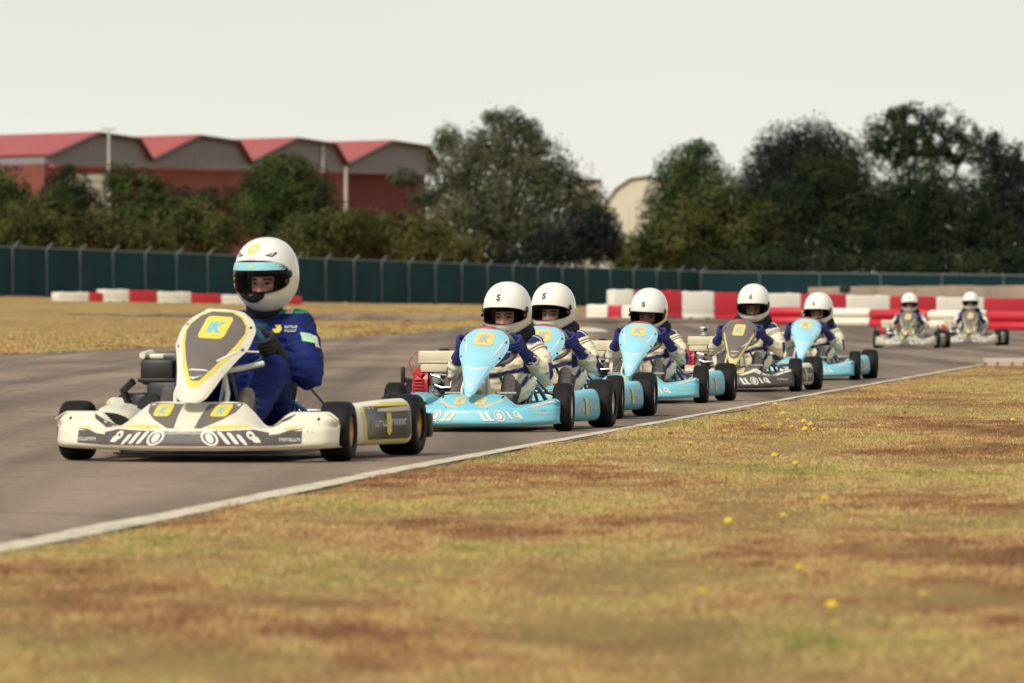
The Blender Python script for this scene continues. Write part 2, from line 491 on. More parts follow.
def nassau(S, kind):
    ya = -S['wb'] / 2
    ss = np.linspace(0, 1, 49); us = np.linspace(-1, 1, 31)
    hw = pinterp(ss, S['nkey'], S['nhw'])
    P = np.zeros((49, 31, 3)); nz0, nz1 = S['nz']; ny0, ny1 = S['ny']
    for i, s_ in enumerate(ss):
        for j, u in enumerate(us):
            c = S['ncurve'] * (u * u) * (hw[i] / max(S['nhw'])) + .004 * (abs(u) > .93)
            bul = .012 * math.sin(math.pi * min(1, s_ * 1.05)) * (1 - u * u)
            z = nz0 + (nz1 - nz0) * s_ - .35 * c + bul * .6
            y = ya + ny0 + (ny1 - ny0) * (s_ ** 1.15) + .85 * c - bul
            P[i, j] = (hw[i] * u, y, z)
    mb = MB(); mb.shell(P, .004, 0, flip=True)
    bv = mb.bvh()
    O, U, V, D = (0, 0, 0), (1, 0, 0), (0, 0, 1), (0, 1, 0)
    def dp(pts, m, off=.002): mb.poly(bv, pts, O, U, V, D, m, off=off)
    def mir(h): return h + [(-x, z) for x, z in reversed(h)]
    if kind != 'blue':
        k = (1.0, 0, 0) if kind == 'white' else (.74, .185 - .255 * .90, 0)
        def T(pts): return [(x * k[0], (z if kind == 'white' else .185 + (z - .255) * .90)) for x, z in pts]
        if kind == 'white': dp(T(mir([(0, .318), (.022, .322), (.060, .375), (.100, .435), (.128, .50), (.138, .548), (.128, .585), (.095, .622), (.050, .642)])), 2)
        if kind == 'white': dp(T(mir([(0, .345), (.020, .348), (.045, .385), (.080, .440), (.112, .50), (.130, .552), (.122, .582), (.090, .617), (.045, .638)])), 10, .0032)
        if kind != 'white':
            for sg in (1, -1):
                dp(T([(sg * x, z) for x, z in [(.0, .268), (.035, .285), (.062, .335), (.090, .395), (.128, .47), (.158, .53), (.150, .55), (.118, .485), (.078, .408), (.045, .345), (.0, .325)]]), 2, .0045)
        dp(T([(-.12, .47), (-.112, .475), (-.085, .42), (-.088, .41)]), 3, .0045); dp(T([(.128, .47), (.12, .478), (.06, .435), (.066, .428)]), 3, .0045)
        dp(T([(-.055, .385), (-.03, .395), (.03, .395), (.055, .385), (.03, .389), (-.03, .389)]), 3, .0045)
        dp(T([(-.035, .360), (-.01, .352), (.035, .372), (.0, .362)]), 3, .0045)
        st = [(x, z) for x, z in rrect(0, .572, .118, .095, .018, skew=.10)]
        dp(T(st), 2, .0045)
        V2, F2 = text2d('K', .25, .04)
        mb.decal(bv, T(put2d(V2, .008, .574, .056, .048)), F2, O, U, V, D, 4, off=.006)
        dp(T([(-.034, .553), (-.024, .553), (-.016, .595), (-.026, .595)]), 4, .006)
    else:
        dp(mir([(0, .205), (.018, .215), (.040, .262), (.058, .315), (.068, .350), (.050, .338), (.02, .330)]), 5, .002)
        dp([(-.055, .338), (-.03, .329), (0, .326), (.03, .329), (.055, .338), (.05, .344), (.0, .334), (-.05, .344)], 3, .0035)
        dp([(-.035, .275), (0, .245), (.035, .275), (.03, .262), (0, .232), (-.03, .262)], 6, .0035)
        dp(rrect(.0, .487, .102, .068, .014, skew=-.05, taper=-.06), 2, .0035)
        V2, F2 = text2d('K', .25, .05)
        mb.decal(bv, put2d(V2, .006, .488, .044, .038), F2, O, U, V, D, 4, off=.005)
        dp([(-.030, .470), (-.021, .470), (-.014, .507), (-.023, .507)], 4, .005)
        for sg in (1, -1):
            dp([(sg * .062, .385), (sg * .070, .39), (sg * .100, .45), (sg * .108, .50), (sg * .100, .48)], 6, .003)
    for sg in (1, -1):
        for s_ in (.62, .86):
            x = float(pinterp(s_, S['nkey'], S['nhw'])) * .90; z = S['nz'][0] + (S['nz'][1] - S['nz'][0]) * s_ - .016
            mb.poly(bv, [(sg * x + .005 * math.cos(a), z + .005 * math.sin(a)) for a in np.linspace(0, 6.28, 9)[:-1]], O, U, V, D, 11, off=.006)
    return mb

def sidepod(S, sg, kind):
    st = S['pod']; ys = np.linspace(st[0][0], st[-1][0], 29)
    xo = pinterp(ys, [a[0] for a in st], [a[1] for a in st]); zt = pinterp(ys, [a[0] for a in st], [a[2] for a in st])
    xi, zb = S['podx'], S['podz']
    P = []
    for i, y in enumerate(ys):
        h = zt[i] - zb
        c = [(xi, zb + .01), (xi + .05, zb), (xo[i] - .05, zb), (xo[i] - .02, zb + .006), (xo[i] - .006, zb + .022), (xo[i], zb + .3 * h), (xo[i] - .002, zb + .62 * h), (xo[i] - .010, zt[i] - .03),
             (xo[i] - .022, zt[i] - .010), (xo[i] - .045, zt[i]), (xo[i] - .10, zt[i] - .004), (xi + .02, zt[i] - .03), (xi, zt[i] - .06)]
        c = np.array(c); tt = np.linspace(0, len(c) - 1, 37); k = np.arange(len(c))
        P.append([(sg * pinterp(t, k, c[:, 0]), y, pinterp(t, k, c[:, 1])) for t in tt])
    P = np.array(P); mb = MB()
    mb.shell(P, .004 , 0, flip=(sg < 0))
    for e, fl in ((P[0], sg < 0), (P[-1], sg > 0)):
        mb.add([tuple(p + np.array([0, .012 if fl == (sg < 0) and e is P[0] else 0, 0])) for p in e], [tuple(range(len(e)))], 11 if e is P[0] or (e[0] == P[0][0]).all() else 0)  # black front cap stands in for the dark inside the open duct
    bv = mb.bvh(); O = (0, 0, 0); U = (0, 1, 0); V = (0, 0, 1); D = (-sg, 0, 0)
    def dp(pts, m, off=.002): mb.poly(bv, pts, O, U, V, D, m, off=off)
    if kind == 'white':
        dp(rrect(.075, .155, .47, .172, .045, skew=0), 2)
        dp(rrect(.095, .153, .44, .145, .035), 8, .0032)
        dp([(.04, .214), (.30, .224), (.30, .204), (.16, .200), (.02, .203)], 5, .0042)
        dp([(.01 - .09, .125), (.29, .135), (.29, .178), (-.07, .165)], 7, .0044)
        for (y0, n, sd) in ((.035, 6, 2), (.195, 6, 3)):
            V2, F2 = tiny_letters(y0, .152 + (y0 - .1) * .03, .13, .026, n, sd); mb.decal(bv, V2, F2, O, U, V, D, 3, off=.006)
        dp([(.092, .195), (.132, .196), (.132, .112), (.112, .095), (.092, .110)], 2, .0065)
    else:
        zc = .125
        lt = 3
        if kind == 'blue':
            dp([(-.16, .062), (.27, .052), (.27, .15), (.1, .165), (-.12, .13)], 7)
        else:
            dp(rrect(.06, .122, .40, .13, .035), 2); dp(rrect(.07, .122, .37, .108, .03), 1, .0032)
        V2, F2 = tiny_letters(-.02, .115, .12, .026, 6, 2); mb.decal(bv, V2, F2, O, U, V, D, 3, off=.005)
        V2, F2 = tiny_letters(.17, .118, .12, .026, 6, 3); mb.decal(bv, V2, F2, O, U, V, D, 3, off=.005)
        dp([(.06, .17), (.098, .17), (.098, .085), (.079, .070), (.06, .083)], 2, .006)
    return mb

def tyre_profile(r, w, rim):
    h = w / 2
    return [(-h * .80, rim), (-h * .97, rim + .006), (-h * 1.0, rim + (r - rim) * .45), (-h * .97, rim + (r - rim) * .75), (-h * .88, r - .009), (-h * .76, r - .003), (-h * .4, r - .0004), (0, r), (h * .4, r - .0004),
            (h * .76, r - .003), (h * .88, r - .009), (h * .97, rim + (r - rim) * .75), (h * 1.0, rim + (r - rim) * .45), (h * .97, rim + .006), (h * .80, rim)]

def make_wheel(parent, x, y, r, w, sg, M_rim, rear):
    e = empty('wheel', (x, y, r), 0, parent)
    rim = .068
    t = MB(); t.lathe(tyre_profile(r, w, rim), n=56); t.build('tyre', M_tyre, e, sharp=50)
    m = MB(); h = w / 2 * .84
    # barrel with lips, a dished disc and a hub with three studs
    m.lathe([(-sg * h, rim + .004), (-sg * h, rim - .004), (-sg * h * .7, rim - .012), (sg * h * .75, rim - .014), (sg * h * .97, rim - .004), (sg * h * 1.0, rim + .005), (sg * h * .9, rim + .004)], n=48)
    dx = sg * h * (.15 if rear else .1)
    m.lathe([(dx, rim - .013), (dx + sg * .004, .045), (dx + sg * .012, .036), (dx + sg * .013, .001)], n=36)
    m.lathe([(dx - sg * .06, .024), (dx + sg * .035, .024), (dx + sg * .038, .018), (dx + sg * .038, .001)], n=20)
    for k in range(3):
        a = 2 * math.pi * k / 3 + .4
        m.lathe([(dx, .007), (dx + sg * .03, .007), (dx + sg * .031, .001)], origin=(0, .038 * math.cos(a), .038 * math.sin(a)), n=8)
    m.build('rim', M_rim, e, sharp=35)
    return e

def make_kart(label, S, kind, group):
    k = empty('go_kart'); tag(k, label, 'go-kart', group)
    wb, ya, yr = S['wb'], -S['wb'] / 2, S['wb'] / 2
    body = {'white': M_white, 'blue': M_blue, 'grey': M_dgrey, 'pale': M_greybody}[kind]
    logo = M_cyan if kind == 'white' else M_greytext
    bmats = [body, M_dgrey if kind != 'blue' else M_paleblue, M_yellow, M_lettering, logo, M_beige if kind == 'blue' else M_beige, M_lettering, M_black if kind != 'blue' else mat('mid_blue_vinyl', (.08, .42, .58), .35, coat=.3), M_black if kind == 'white' else M_midgrey, M_white, M_midgrey, M_rubberblack]
    if kind != 'white': bmats[2] = M_paleyellow
    fairing(S, kind).build('front_fairing', bmats, k, sharp=32)
    nm = list(bmats); nm[5] = M_paleblue
    if kind == 'blue': nm[0] = M_noselit
    if kind in ('grey', 'pale'): nm[0] = M_midgrey
    npn = nassau(S, kind).build('front_panel', nm, k, sharp=45)
    tip = Vector((0, ya + S['ny'][0], S['nz'][0]))
    npn.matrix_local = Matrix.Translation(tip) @ Matrix.Rotation(R(3.2), 4, 'Y') @ Matrix.Translation(-tip)
    pm = list(bmats)
    if kind == 'grey': pm[0] = M_white
    for sg in (1, -1): sidepod(S, sg, kind).build('side_pod', pm, k, sharp=35)
    rim = M_gold if kind == 'white' else M_silver
    for sg in (1, -1):
        w = make_wheel(k, sg * S['hf'], ya, S['rf'], S['wf'], sg, rim, False); w.rotation_euler = (0, 0, R(3))
        make_wheel(k, sg * S['hr'], yr, S['rr'], S['wr'], sg, rim, True)
    # tubular chassis
    f = MB(); q = S['podx'] - .04; zc = .065
    tb = .015
    for sg in (1, -1):
        f.tube([(sg * .12, ya - .27, .075), (sg * .17, ya - .10, zc), (sg * .30, ya + .08, zc), (sg * q * .9, -.1, zc), (sg * q * .85, .2, zc), (sg * q * .7, yr + .12, zc + .02)], tb, 10)
        f.tube([(sg * (S['hf'] - S['wf'] / 2 - .01), ya, S['rf']), (sg * (S['hf'] * .62), ya, S['rf'] - .01), (sg * .28, ya + .03, zc + .01)], .014, 8)
        f.tube([(sg * q * .9, -.22, zc), (sg * (S['pod'][1][1] - .06), -.20, zc + .03), (sg * (S['pod'][3][1] - .06), .2, zc + .04), (sg * q * .8, .22, zc)], .010, 8)
        f.tube([(sg * .16, ya - .02, zc), (sg * .15, ya - .02 + .02, .20), (sg * .10, ya + .02, S['nz'][0] + .12)], .008, 8)
    f.tube([(-.17, ya - .1, zc), (.17, ya - .1, zc)], tb, 10)
    f.tube([(-q * .85, .1, zc), (q * .85, .1, zc)], tb, 10)
    f.tube([(-q * .7, yr + .1, zc + .02), (q * .7, yr + .1, zc + .02)], tb, 10)
    f.build('frame', M_chassis, k)
    fl = MB(); fl.rbox((0, ya + .37, .033), (q * 2.1, 1.04, .006), .002); fl.build('floor_tray', M_chassis, k)  # tray widened and set low to deepen the shade under the kart
    bp = MB(); bh = S['hr'] * .86
    bp.tube([(-bh, yr + .17, .10), (-bh * .92, yr + .20, .10), (bh * .92, yr + .20, .10), (bh, yr + .17, .10)], .016, 10)
    bp.tube([(-bh * .8, yr + .19, .19), (bh * .8, yr + .19, .19)], .013, 10)
    for sg in (1, -1): bp.tube([(sg * bh * .5, yr + .2, .10), (sg * bh * .5, yr + .19, .19)], .01, 8); bp.tube([(sg * bh * .4, yr + .20, .10), (sg * bh * .4, yr + .1, zc + .02)], .012, 8)
    if kind == 'white':
     for sg in (1, -1): bp.rbox((sg * (S['hr'] + S['wr'] / 2 - .015), yr + .165, .13), (.05, .07, .11), .015, 1); bp.tube([(sg * bh * .9, yr + .19, .12), (sg * (S['hr'] + S['wr'] / 2 - .03), yr + .17, .12)], .018, 8, 1)
    bp.build('rear_bumper', [M_steel, M_rubberblack], k)
    ax = MB(); ax.tube([(-S['hr'], yr, S['rr']), (S['hr'], yr, S['rr'])], .0145, 12)
    ax.lathe([(-.004, .085), (.004, .085), (.004, .02), (-.004, .02)], origin=(-q * .45, yr, S['rr']), n=30, closed=True)
    ax.build('rear_axle', M_steel, k)
    # moulded seat
    sw, sd, sh = S['seat']; y0 = S['seat_y']
    us = np.linspace(-1, 1, 25); path = [(y0 - .19, .115), (y0 - .14, .085), (y0 - .02, .06), (y0 + .07, .075), (y0 + .13, .13), (y0 + .17, .23), (y0 + .20, .33), (y0 + .22, sh), (y0 + .225, sh + .02)]
    pk = np.array(path); tt = np.linspace(0, len(path) - 1, 33); kk = np.arange(len(path)); P = []
    for t in tt:
        y, z = pinterp(t, kk, pk[:, 0]), pinterp(t, kk, pk[:, 1]); w = t / (len(path) - 1)
        side = pinterp(w, [0, .25, .5, .75, 1], [.04, .15, .17, .12, .05]); hw = sw * pinterp(w, [0, .3, .7, 1], [1.0, 1.0, .98, .8])
        row = []
        for u in us:
            e = abs(u) ** 3.2
            row.append((hw * (1.06 if abs(u) > .6 else 1) * math.sin(u * math.pi / 2 * .92) / math.sin(math.pi / 2 * .92), y - side * e * (.15 + .75 * w), z + side * e * (1 - .6 * w)))
        P.append(row)
    sm = MB(); sm.shell(np.array(P), .005, 0, flip=True); sm.build('seat', M_seat, k)
    for sg in (1, -1):
        stt = MB(); stt.tube([(sg * sw * 1.06, y0 + .17, sh - .10), (sg * (sw + .06), y0 + .22, sh - .17), (sg * (sw + .13), yr, .16)], .009, 8); stt.build('seat_stay', M_steel, k)
        s2 = MB(); s2.tube([(sg * sw * 1.08, y0 - .02, .24), (sg * (sw + .05), y0 + .05, .20), (sg * (sw + .10), y0 + .13, .09)], .011, 8)
        s2.tube([(sg * sw * 1.08, y0 + .02, .22), (sg * (sw + .03), y0 + .06, .15), (sg * (sw + .07), y0 + .04, .075)], .009, 8); s2.build('seat_strut', M_bluetube, k)
    # steering
    wx, wy, wz, wr = S['wheel']; up = Vector((0, -.5, .866)); rt = Vector((1, 0, 0)); nn = Vector((0, .866, .5)); cc = Vector((wx, wy, wz))
    sw_e = MB()
    ring = [cc + rt * math.cos(a) * wr + up * math.sin(a) * wr * (.94 if math.sin(a) > 0 else .66) for a in [2 * math.pi * i / 48 for i in range(48)]]
    sw_e.tube(ring, .0155 if kind == 'white' else .0135, 10, 0, closed=True)
    for a in (-8, 188, 270):
        sw_e.tube([cc - nn * .02, cc + rt * math.cos(R(a)) * wr * .92 + up * math.sin(R(a)) * wr * .82], .008, 8, 1)
    sw_e.lathe([(-.012, .001), (-.012, .035), (.012, .035), (.016, .001)], axis='z', n=20, m=1)
    Mr = Matrix(((rt.x, up.x, nn.x), (rt.y, up.y, nn.y), (rt.z, up.z, nn.z)))
    cnt = 4 * 20
    for i in range(len(sw_e.v) - cnt, len(sw_e.v)):
        p = Mr @ Vector(sw_e.v[i]) + cc - nn * .02; sw_e.v[i] = tuple(p)
    # red grip tape at the top of the rim
    arc = [cc + rt * math.cos(R(a)) * wr + up * math.sin(R(a)) * wr * .94 for a in range(72, 109, 6)]
    sw_e.tube(arc, .0155, 10, 2)
    wheel = sw_e.build('steering_wheel', [M_grip if kind == 'white' else mat('grey_rim_grip', (.22, .20, .19), .6), M_steel, M_hose if kind != 'white' else M_grip], k)
    col = MB(); col.tube([cc - nn * .02, (0, ya + .12, .10)], .010, 8); col.build('steering_column', M_steel, wheel)
    br = MB()
    if kind == 'white':
        br.tube([(.03, ya - .05, .375), (.13, ya + .02, .392), (.215, ya + .12, .415)], .0125, 10)
        for sg in (1, -1): br.tube([(sg * .11, ya - .12, .20), (sg * .115, ya - .09, .29), (sg * .085, ya - .05, .39)], .011, 8)
    else:
        for sg in (1, -1): br.tube([(sg * .07, ya - .10, .15), (sg * .075, ya - .10, .22), (sg * .045, ya - .06, .34)], .008, 8)
    br.build('panel_bracket', M_lettering, k)
    # pedals
    for sg in (1, -1):
        p = MB(); px = sg * .155 if kind == 'white' else (.155 if sg > 0 else -.115); py = ya + (.0 if kind == 'white' else -.065)
        zz = .15 if kind == 'white' else .200
        p.tube([(px, py + .06, .06), (px, py, zz)], .008, 8); p.tube([(px - .058, py, zz), (px + .055, py, zz)], .0065, 8)
        p.build('pedal', mat('pedal_paint', (.38, .36, .32), .6), k)
    # engine on the right-hand side of the seat
    ex, ey = S['eng']
    en = MB(); zb0 = .10
    en.rbox((ex + .02, ey, zb0 + .03), (.20, .22, .07), .015)
    en.rbox((ex + .05, ey + .01, zb0 + .12), (.12, .15, .15), .02)
    for i in range(6): en.rbox((ex + .06, ey - .10 - .0, zb0 + .06 + i * .02), (.12, .05, .008), .002)
    en.lathe([(-.03, .03), (.03, .03), (.034, .001)], origin=(ex + .02, ey - .12, zb0 + .13), axis='y', n=16)
    en.tube([(ex + .10, ey - .08, zb0 + .16), (ex + .12, ey - .14, zb0 + .12), (ex + .08, ey - .17, zb0 + .08)], .018, 10)
    en.tube([(ex - .02, ey - .12, zb0 + .19), (ex + .07, ey - .13, zb0 + .185), (ex + .10, ey - .10, zb0 + .20)], .007, 8)
    en.tube([(ex - .04, ey - .14, zb0 + .10), (ex + .03, ey - .16, zb0 + .03), (ex + .08, ey - .12, zb0)], .009, 8)
    eo = en.build('engine', M_engine, k, sharp=30)
    if kind == 'white':
        ab = MB(); ab.rbox((ex + .03, ey - .02, .372), (.155, .26, .115), .02); ab.rbox((ex + .03, ey - .02, .335), (.17, .27, .02), .006)
        ab.build('air_box', M_rubberblack, eo)
        ec = MB(); ec.rbox((ex + .09, ey - .04, .235), (.22, .24, .20), .03); ec.rbox((ex - .03, ey - .08, .20), (.12, .16, .16), .03); ec.tube([(ex - .10, ey - .12, .22), (ex - .12, ey - .15, .29), (ex - .07, ey - .17, .33)], .018, 8)
        ec.lathe([(-.05, .001), (-.05, .055), (.04, .055), (.05, .001)], origin=(ex + .02, ey - .18, .22), axis='y', n=20); ec.build('engine_cover', M_rubberblack, eo, sharp=30)
        lid = MB(); lid.rbox((ex + .0, ey + .0, .440), (.10, .20, .022), .008); lid.tube([(ex - .04, ey - .13, .445), (ex - .02, ey - .05, .455)], .016, 8); lid.build('lid', M_white, eo)
        exh = MB(); exh.tube([(ex + .0, ey + .15, .16), (ex - .02, ey + .28, .17), (ex + .2, ey + .36, .17), (ex + .5, ey + .36, .17)], [.02, .035, .045, .03], 12); exh.build('exhaust', M_steel, eo)
    else:
        tk = MB(); tk.rbox((ex, ey - .02, .388), (.215, .20, .060), .010); tk.rbox((ex + .003, ey - .02, .332), (.203, .192, .062), .014)
        tk.rbox((ex, ey - .02, .357), (.222, .207, .007), .002)
        tk.build('fuel_tank', M_tank, eo, sharp=30)
        cp = MB(); cp.lathe([(0, .03), (.014, .03), (.018, .024), (.018, .001)], origin=(ex + .02, ey - .03, .412), axis='z', n=18); cp.rbox((ex - .06, ey - .04, .416), (.06, .03, .012), .003); cp.build('fuel_cap', M_rubberblack, eo)
        rs = MB(); cx = ex - .10
        rs.lathe([(.045, .105), (-.02, .105), (-.035, .095), (-.045, .075), (-.052, .05), (-.055, .001)], origin=(cx, ey - .02, .235), n=28)
        rs.rbox((cx + .01, ey - .05, .215), (.08, .14, .15), .025)
        for i in range(7):
            rs.rbox((cx - .002, ey - .128, .16 + i * .017), (.055, .012, .006), .002)
        rs.tube([(cx - .02, ey - .09, .30), (cx + .02, ey - .12, .28)], .016, 10)
        rs.build('recoil_starter', M_red, eo)
        lv = MB(); lv.tube([(cx - .05, ey - .06, .255), (cx - .09, ey - .07, .26)], .012, 8); lv.rbox((cx - .10, ey - .07, .285), (.022, .03, .09), .006); lv.build('starter_handle', M_rubberblack, eo)
        hs = MB(); hs.tube([(ex - .07, ey - .06, .415), (ex - .13, ey - .08, .41), (ex - .165, ey - .09, .36), (ex - .14, ey - .10, .29), (ex - .09, ey - .10, .255)], .0045, 6); hs.build('fuel_hose', M_hose, eo)
        af = MB(); af.lathe([(-.05, .001), (-.05, .05), (.05, .05), (.055, .04), (.055, .001)], origin=(ex + .09, ey - .10, .25), axis='y', n=20); af.build('air_filter', mat('air_filter_mesh', (.16, .11, .09), .7, var=.5, vscale=120), eo)
        cb = MB(); cb.rbox((ex + .0, ey - .13, .265), (.05, .04, .05), .008); cb.tube([(ex - .03, ey - .15, .29), (ex + .02, ey - .16, .275), (ex + .04, ey - .15, .25)], .006, 8)
        cb.tube([(ex - .01, ey - .15, .235), (ex + .03, ey - .165, .22), (ex + .12, ey - .15, .225)], .007, 8); cb.lathe([(-.012, .018), (.012, .018), (.014, .001)], origin=(ex - .03, ey - .14, .215), axis='y', n=14)
        cb.build('carburettor', M_steel, eo, sharp=30)
    return k
# ================================================================== DRIVERS
def remesh(mb, voxel, smooth=3, factor=.5):
    """fuse overlapping volumes into one continuous skin; returns vertex and face arrays"""
    me = bpy.data.meshes.new('skin'); me.from_pydata(mb.v, [], mb.f); me.update()
    o = bpy.data.objects.new('skin', me); C.objects.link(o)
    r = o.modifiers.new('r', 'REMESH'); r.mode = 'VOXEL'; r.voxel_size = voxel
    s = o.modifiers.new('s', 'SMOOTH'); s.iterations = smooth; s.factor = factor
    dg = bpy.context.evaluated_depsgraph_get(); dg.update()
    m2 = bpy.data.meshes.new_from_object(o.evaluated_get(dg))
    V = np.empty(len(m2.vertices) * 3); m2.vertices.foreach_get('co', V); V = V.reshape(-1, 3)
    N = np.empty(len(m2.vertices) * 3); m2.vertices.foreach_get('normal', N); N = N.reshape(-1, 3)
    Fs = [tuple(p.vertices) for p in m2.polygons]
    bpy.data.objects.remove(o); bpy.data.meshes.remove(me); bpy.data.meshes.remove(m2)
    return V, N, Fs

def helmet_radius(D, P):
    a, b, c, p = P
    return (np.abs(D[..., 0] / a) ** p + np.abs(D[..., 1] / b) ** p + np.abs(D[..., 2] / c) ** p) ** (-1.0 / p)

def helm_pt(C0, D, P, off=0.0):
    """where rays from C0 along D leave the shell"""
    lo = np.zeros(D.shape[:-1]); hi = np.full(D.shape[:-1], .5)
    for _ in range(34):
        md = (lo + hi) / 2
        X = C0 + D * md[..., None]
        a, b, c, p = P
        f = np.abs(X[..., 0] / (a + off)) ** p + np.abs(X[..., 1] / (b + off)) ** p + np.abs(X[..., 2] / (c + off)) ** p
        ins = f < 1
        lo = np.where(ins, md, lo); hi = np.where(ins, hi, md)
    X = C0 + D * lo[..., None]
    # chin bar forward, jaw narrower, flat base
    z = X[..., 2]; y = X[..., 1]
    k = sstep(-.02, -.12, z)
    X[..., 1] = np.where(y < 0, y * (1 + .10 * k), y * (1 - .10 * k))
    X[..., 0] = X[..., 0] * (1 - .10 * sstep(-.06, -.15, z))
    X[..., 2] = np.maximum(z, -.162)
    return X

def helmet_parts(port, kind, parent, M, scale=1.0):
    """port: (z centre, half angle across, half angle up, exponent)"""
    P = (.129, .152, .160, 2.25) if kind != 'kid' else (.125, .150, .158, 2.25)
    zc, A, B, ex = port
    C0 = np.array([0, 0, zc])
    nb, ns = 72, 30
    be = np.linspace(0, 2 * np.pi, nb, endpoint=False)
    cb, sb = np.cos(be), np.sin(be)
    ap = (np.abs(cb / A) ** ex + np.abs(sb / B) ** ex) ** (-1 / ex)
    if kind == 'kid':    # straight brow line, curved lower edge
        low = sb < 0
        ap = np.where(low, (np.abs(cb / A) ** 2.1 + np.abs(sb / (B * 1.05)) ** 2.1) ** (-1 / 2.1), ap)
    S_ = np.linspace(0, 1, ns) ** 1.2
    al = ap[None, :] + (math.pi - ap[None, :]) * S_[:, None]
    def dirs(al, cb, sb): return np.stack([np.sin(al) * cb, -np.cos(al), np.sin(al) * sb], -1)
    D = dirs(al, cb[None, :], sb[None, :])
    X = helm_pt(C0, D, P)
    mb = MB(); mb.grid(X, 0, closed_v=True)
    bv = mb.bvh()
    # trim: rolled edge and dark lining going inward
    e0 = X[0]; cen = e0.mean(0)
    def inn(k, dy): return cen + (e0 - cen) * k + np.array([0, dy, 0])
    eo = helm_pt(C0, dirs(ap * 1.055, cb, sb), P, .0015)
    L = np.stack([eo, eo + np.array([0, -.003, 0]), e0 + np.array([0, -.003, 0]), inn(.985, .012), inn(.97, .05), inn(.9, .10)])
    mb.grid(L, 1, closed_v=True)
    O, U, V, Dn = (0, 0, 0), (1, 0, 0), (0, 0, 1), (0, 1, 0)
    if kind == 'kid':
        V2, F2 = text2d('S', 0, .055)
        mb.decal(bv, put2d(V2, 0, .072, .042, .036), F2, O, U, V, Dn, 1, off=.0015, res=.01)
        V2, F2 = tiny_letters(0, .049, .036, .005, 6, 8); mb.decal(bv, V2, F2, O, U, V, Dn, 2, off=.0015)
        mb.poly(bv, [(-.003, .105), (.003, .105), (.007, .124), (0, .118)], O, U, V, Dn, 2, off=.0015)
        mb.poly(bv, [(-.016, .098), (-.012, .098), (-.008, .114), (-.011, .112)], O, U, V, Dn, 2, off=.0015)
        mb.poly(bv, [(.012, .098), (.016, .098), (.012, .112), (.009, .114)], O, U, V, Dn, 2, off=.0015)
        for sg in (1, -1):
            mb.poly(bv, [(sg * .022, -.122), (sg * .046, -.112), (sg * .046, -.107), (sg * .020, -.116)], O, U, V, Dn, 2, off=.0015)
        mb.poly(bv, [(-.012, -.118), (.012, -.118), (.006, -.113), (-.006, -.113)], O, U, V, Dn, 2, off=.0015)
    else:
        mb.poly(bv, [(-.03, .096), (.004, .096), (.02, .118), (.012, .135), (-.02, .130), (-.034, .112)], O, U, V, Dn, 3, off=.0015)
        mb.poly(bv, rrect(-.005, .114, .022, .014, .005, skew=.4), O, U, V, Dn, 0, off=.003)
        V2, F2 = tiny_letters(0, .076, .05, .008, 6, 8); mb.decal(bv, V2, F2, O, U, V, Dn, 2, off=.0015)
        for sg in (1, -1):
            mb.poly(bv, [(sg * .048, .088), (sg * .078, .080), (sg * .098, .104), (sg * .084, .101)], O, U, V, Dn, 1, off=.0015)
            mb.poly(bv, [(sg * .060, .089), (sg * .076, .085), (sg * .084, .097)], O, U, V, Dn, 2, off=.003)
        mb.poly(bv, [(-.075, -.068), (.055, -.068), (.045, -.092), (.012, -.112), (-.02, -.112), (-.058, -.092)], O, U, V, Dn, 1, off=.004)
    h = mb.build('helmet', [M_helmet, M_trim, M_greytext, M_yellow], parent, sharp=50)
    h.matrix_local = M
    # visor: a clear shield over the port, pivot discs at its ends
    sv = np.linspace(0.02, 1.09, 14); 
    alv = ap[None, :] * sv[:, None]
    Xv = helm_pt(C0, dirs(alv, cb[None, :], sb[None, :]), P, .004)
    vb = MB(); vb.grid(Xv, 0, closed_v=True); vv = vb.bvh()
    if kind != 'kid':
        vb.poly(vv, [(-.128, .026), (.128, .026), (.128, .060), (-.128, .060)], O, U, V, Dn, 1, off=.001, res=.012)
        vb.poly(vv, rrect(.0, .041, .014, .014, .005), O, U, V, Dn, 2, off=.0025)
    v = vb.build('visor', [M_clear if kind == 'kid' else M_tint, M_visorstrip, M_yellow], h, sharp=50)
    for sg in (1, -1):
        pv = MB(); zp = zc + .035 if kind == 'kid' else zc + .01
        pv.lathe([(sg * .128, .001), (sg * .128, .017), (sg * .131, .017), (sg * .134, .012), (sg * .134, .001)], origin=(-sg * .004, -.035, zp), n=18)
        pv.rbox((sg * .122, -.062, zp - .03), (.006, .03, .018), .003)
        pv.build('visor_pivot', M_trim, h)
    return h

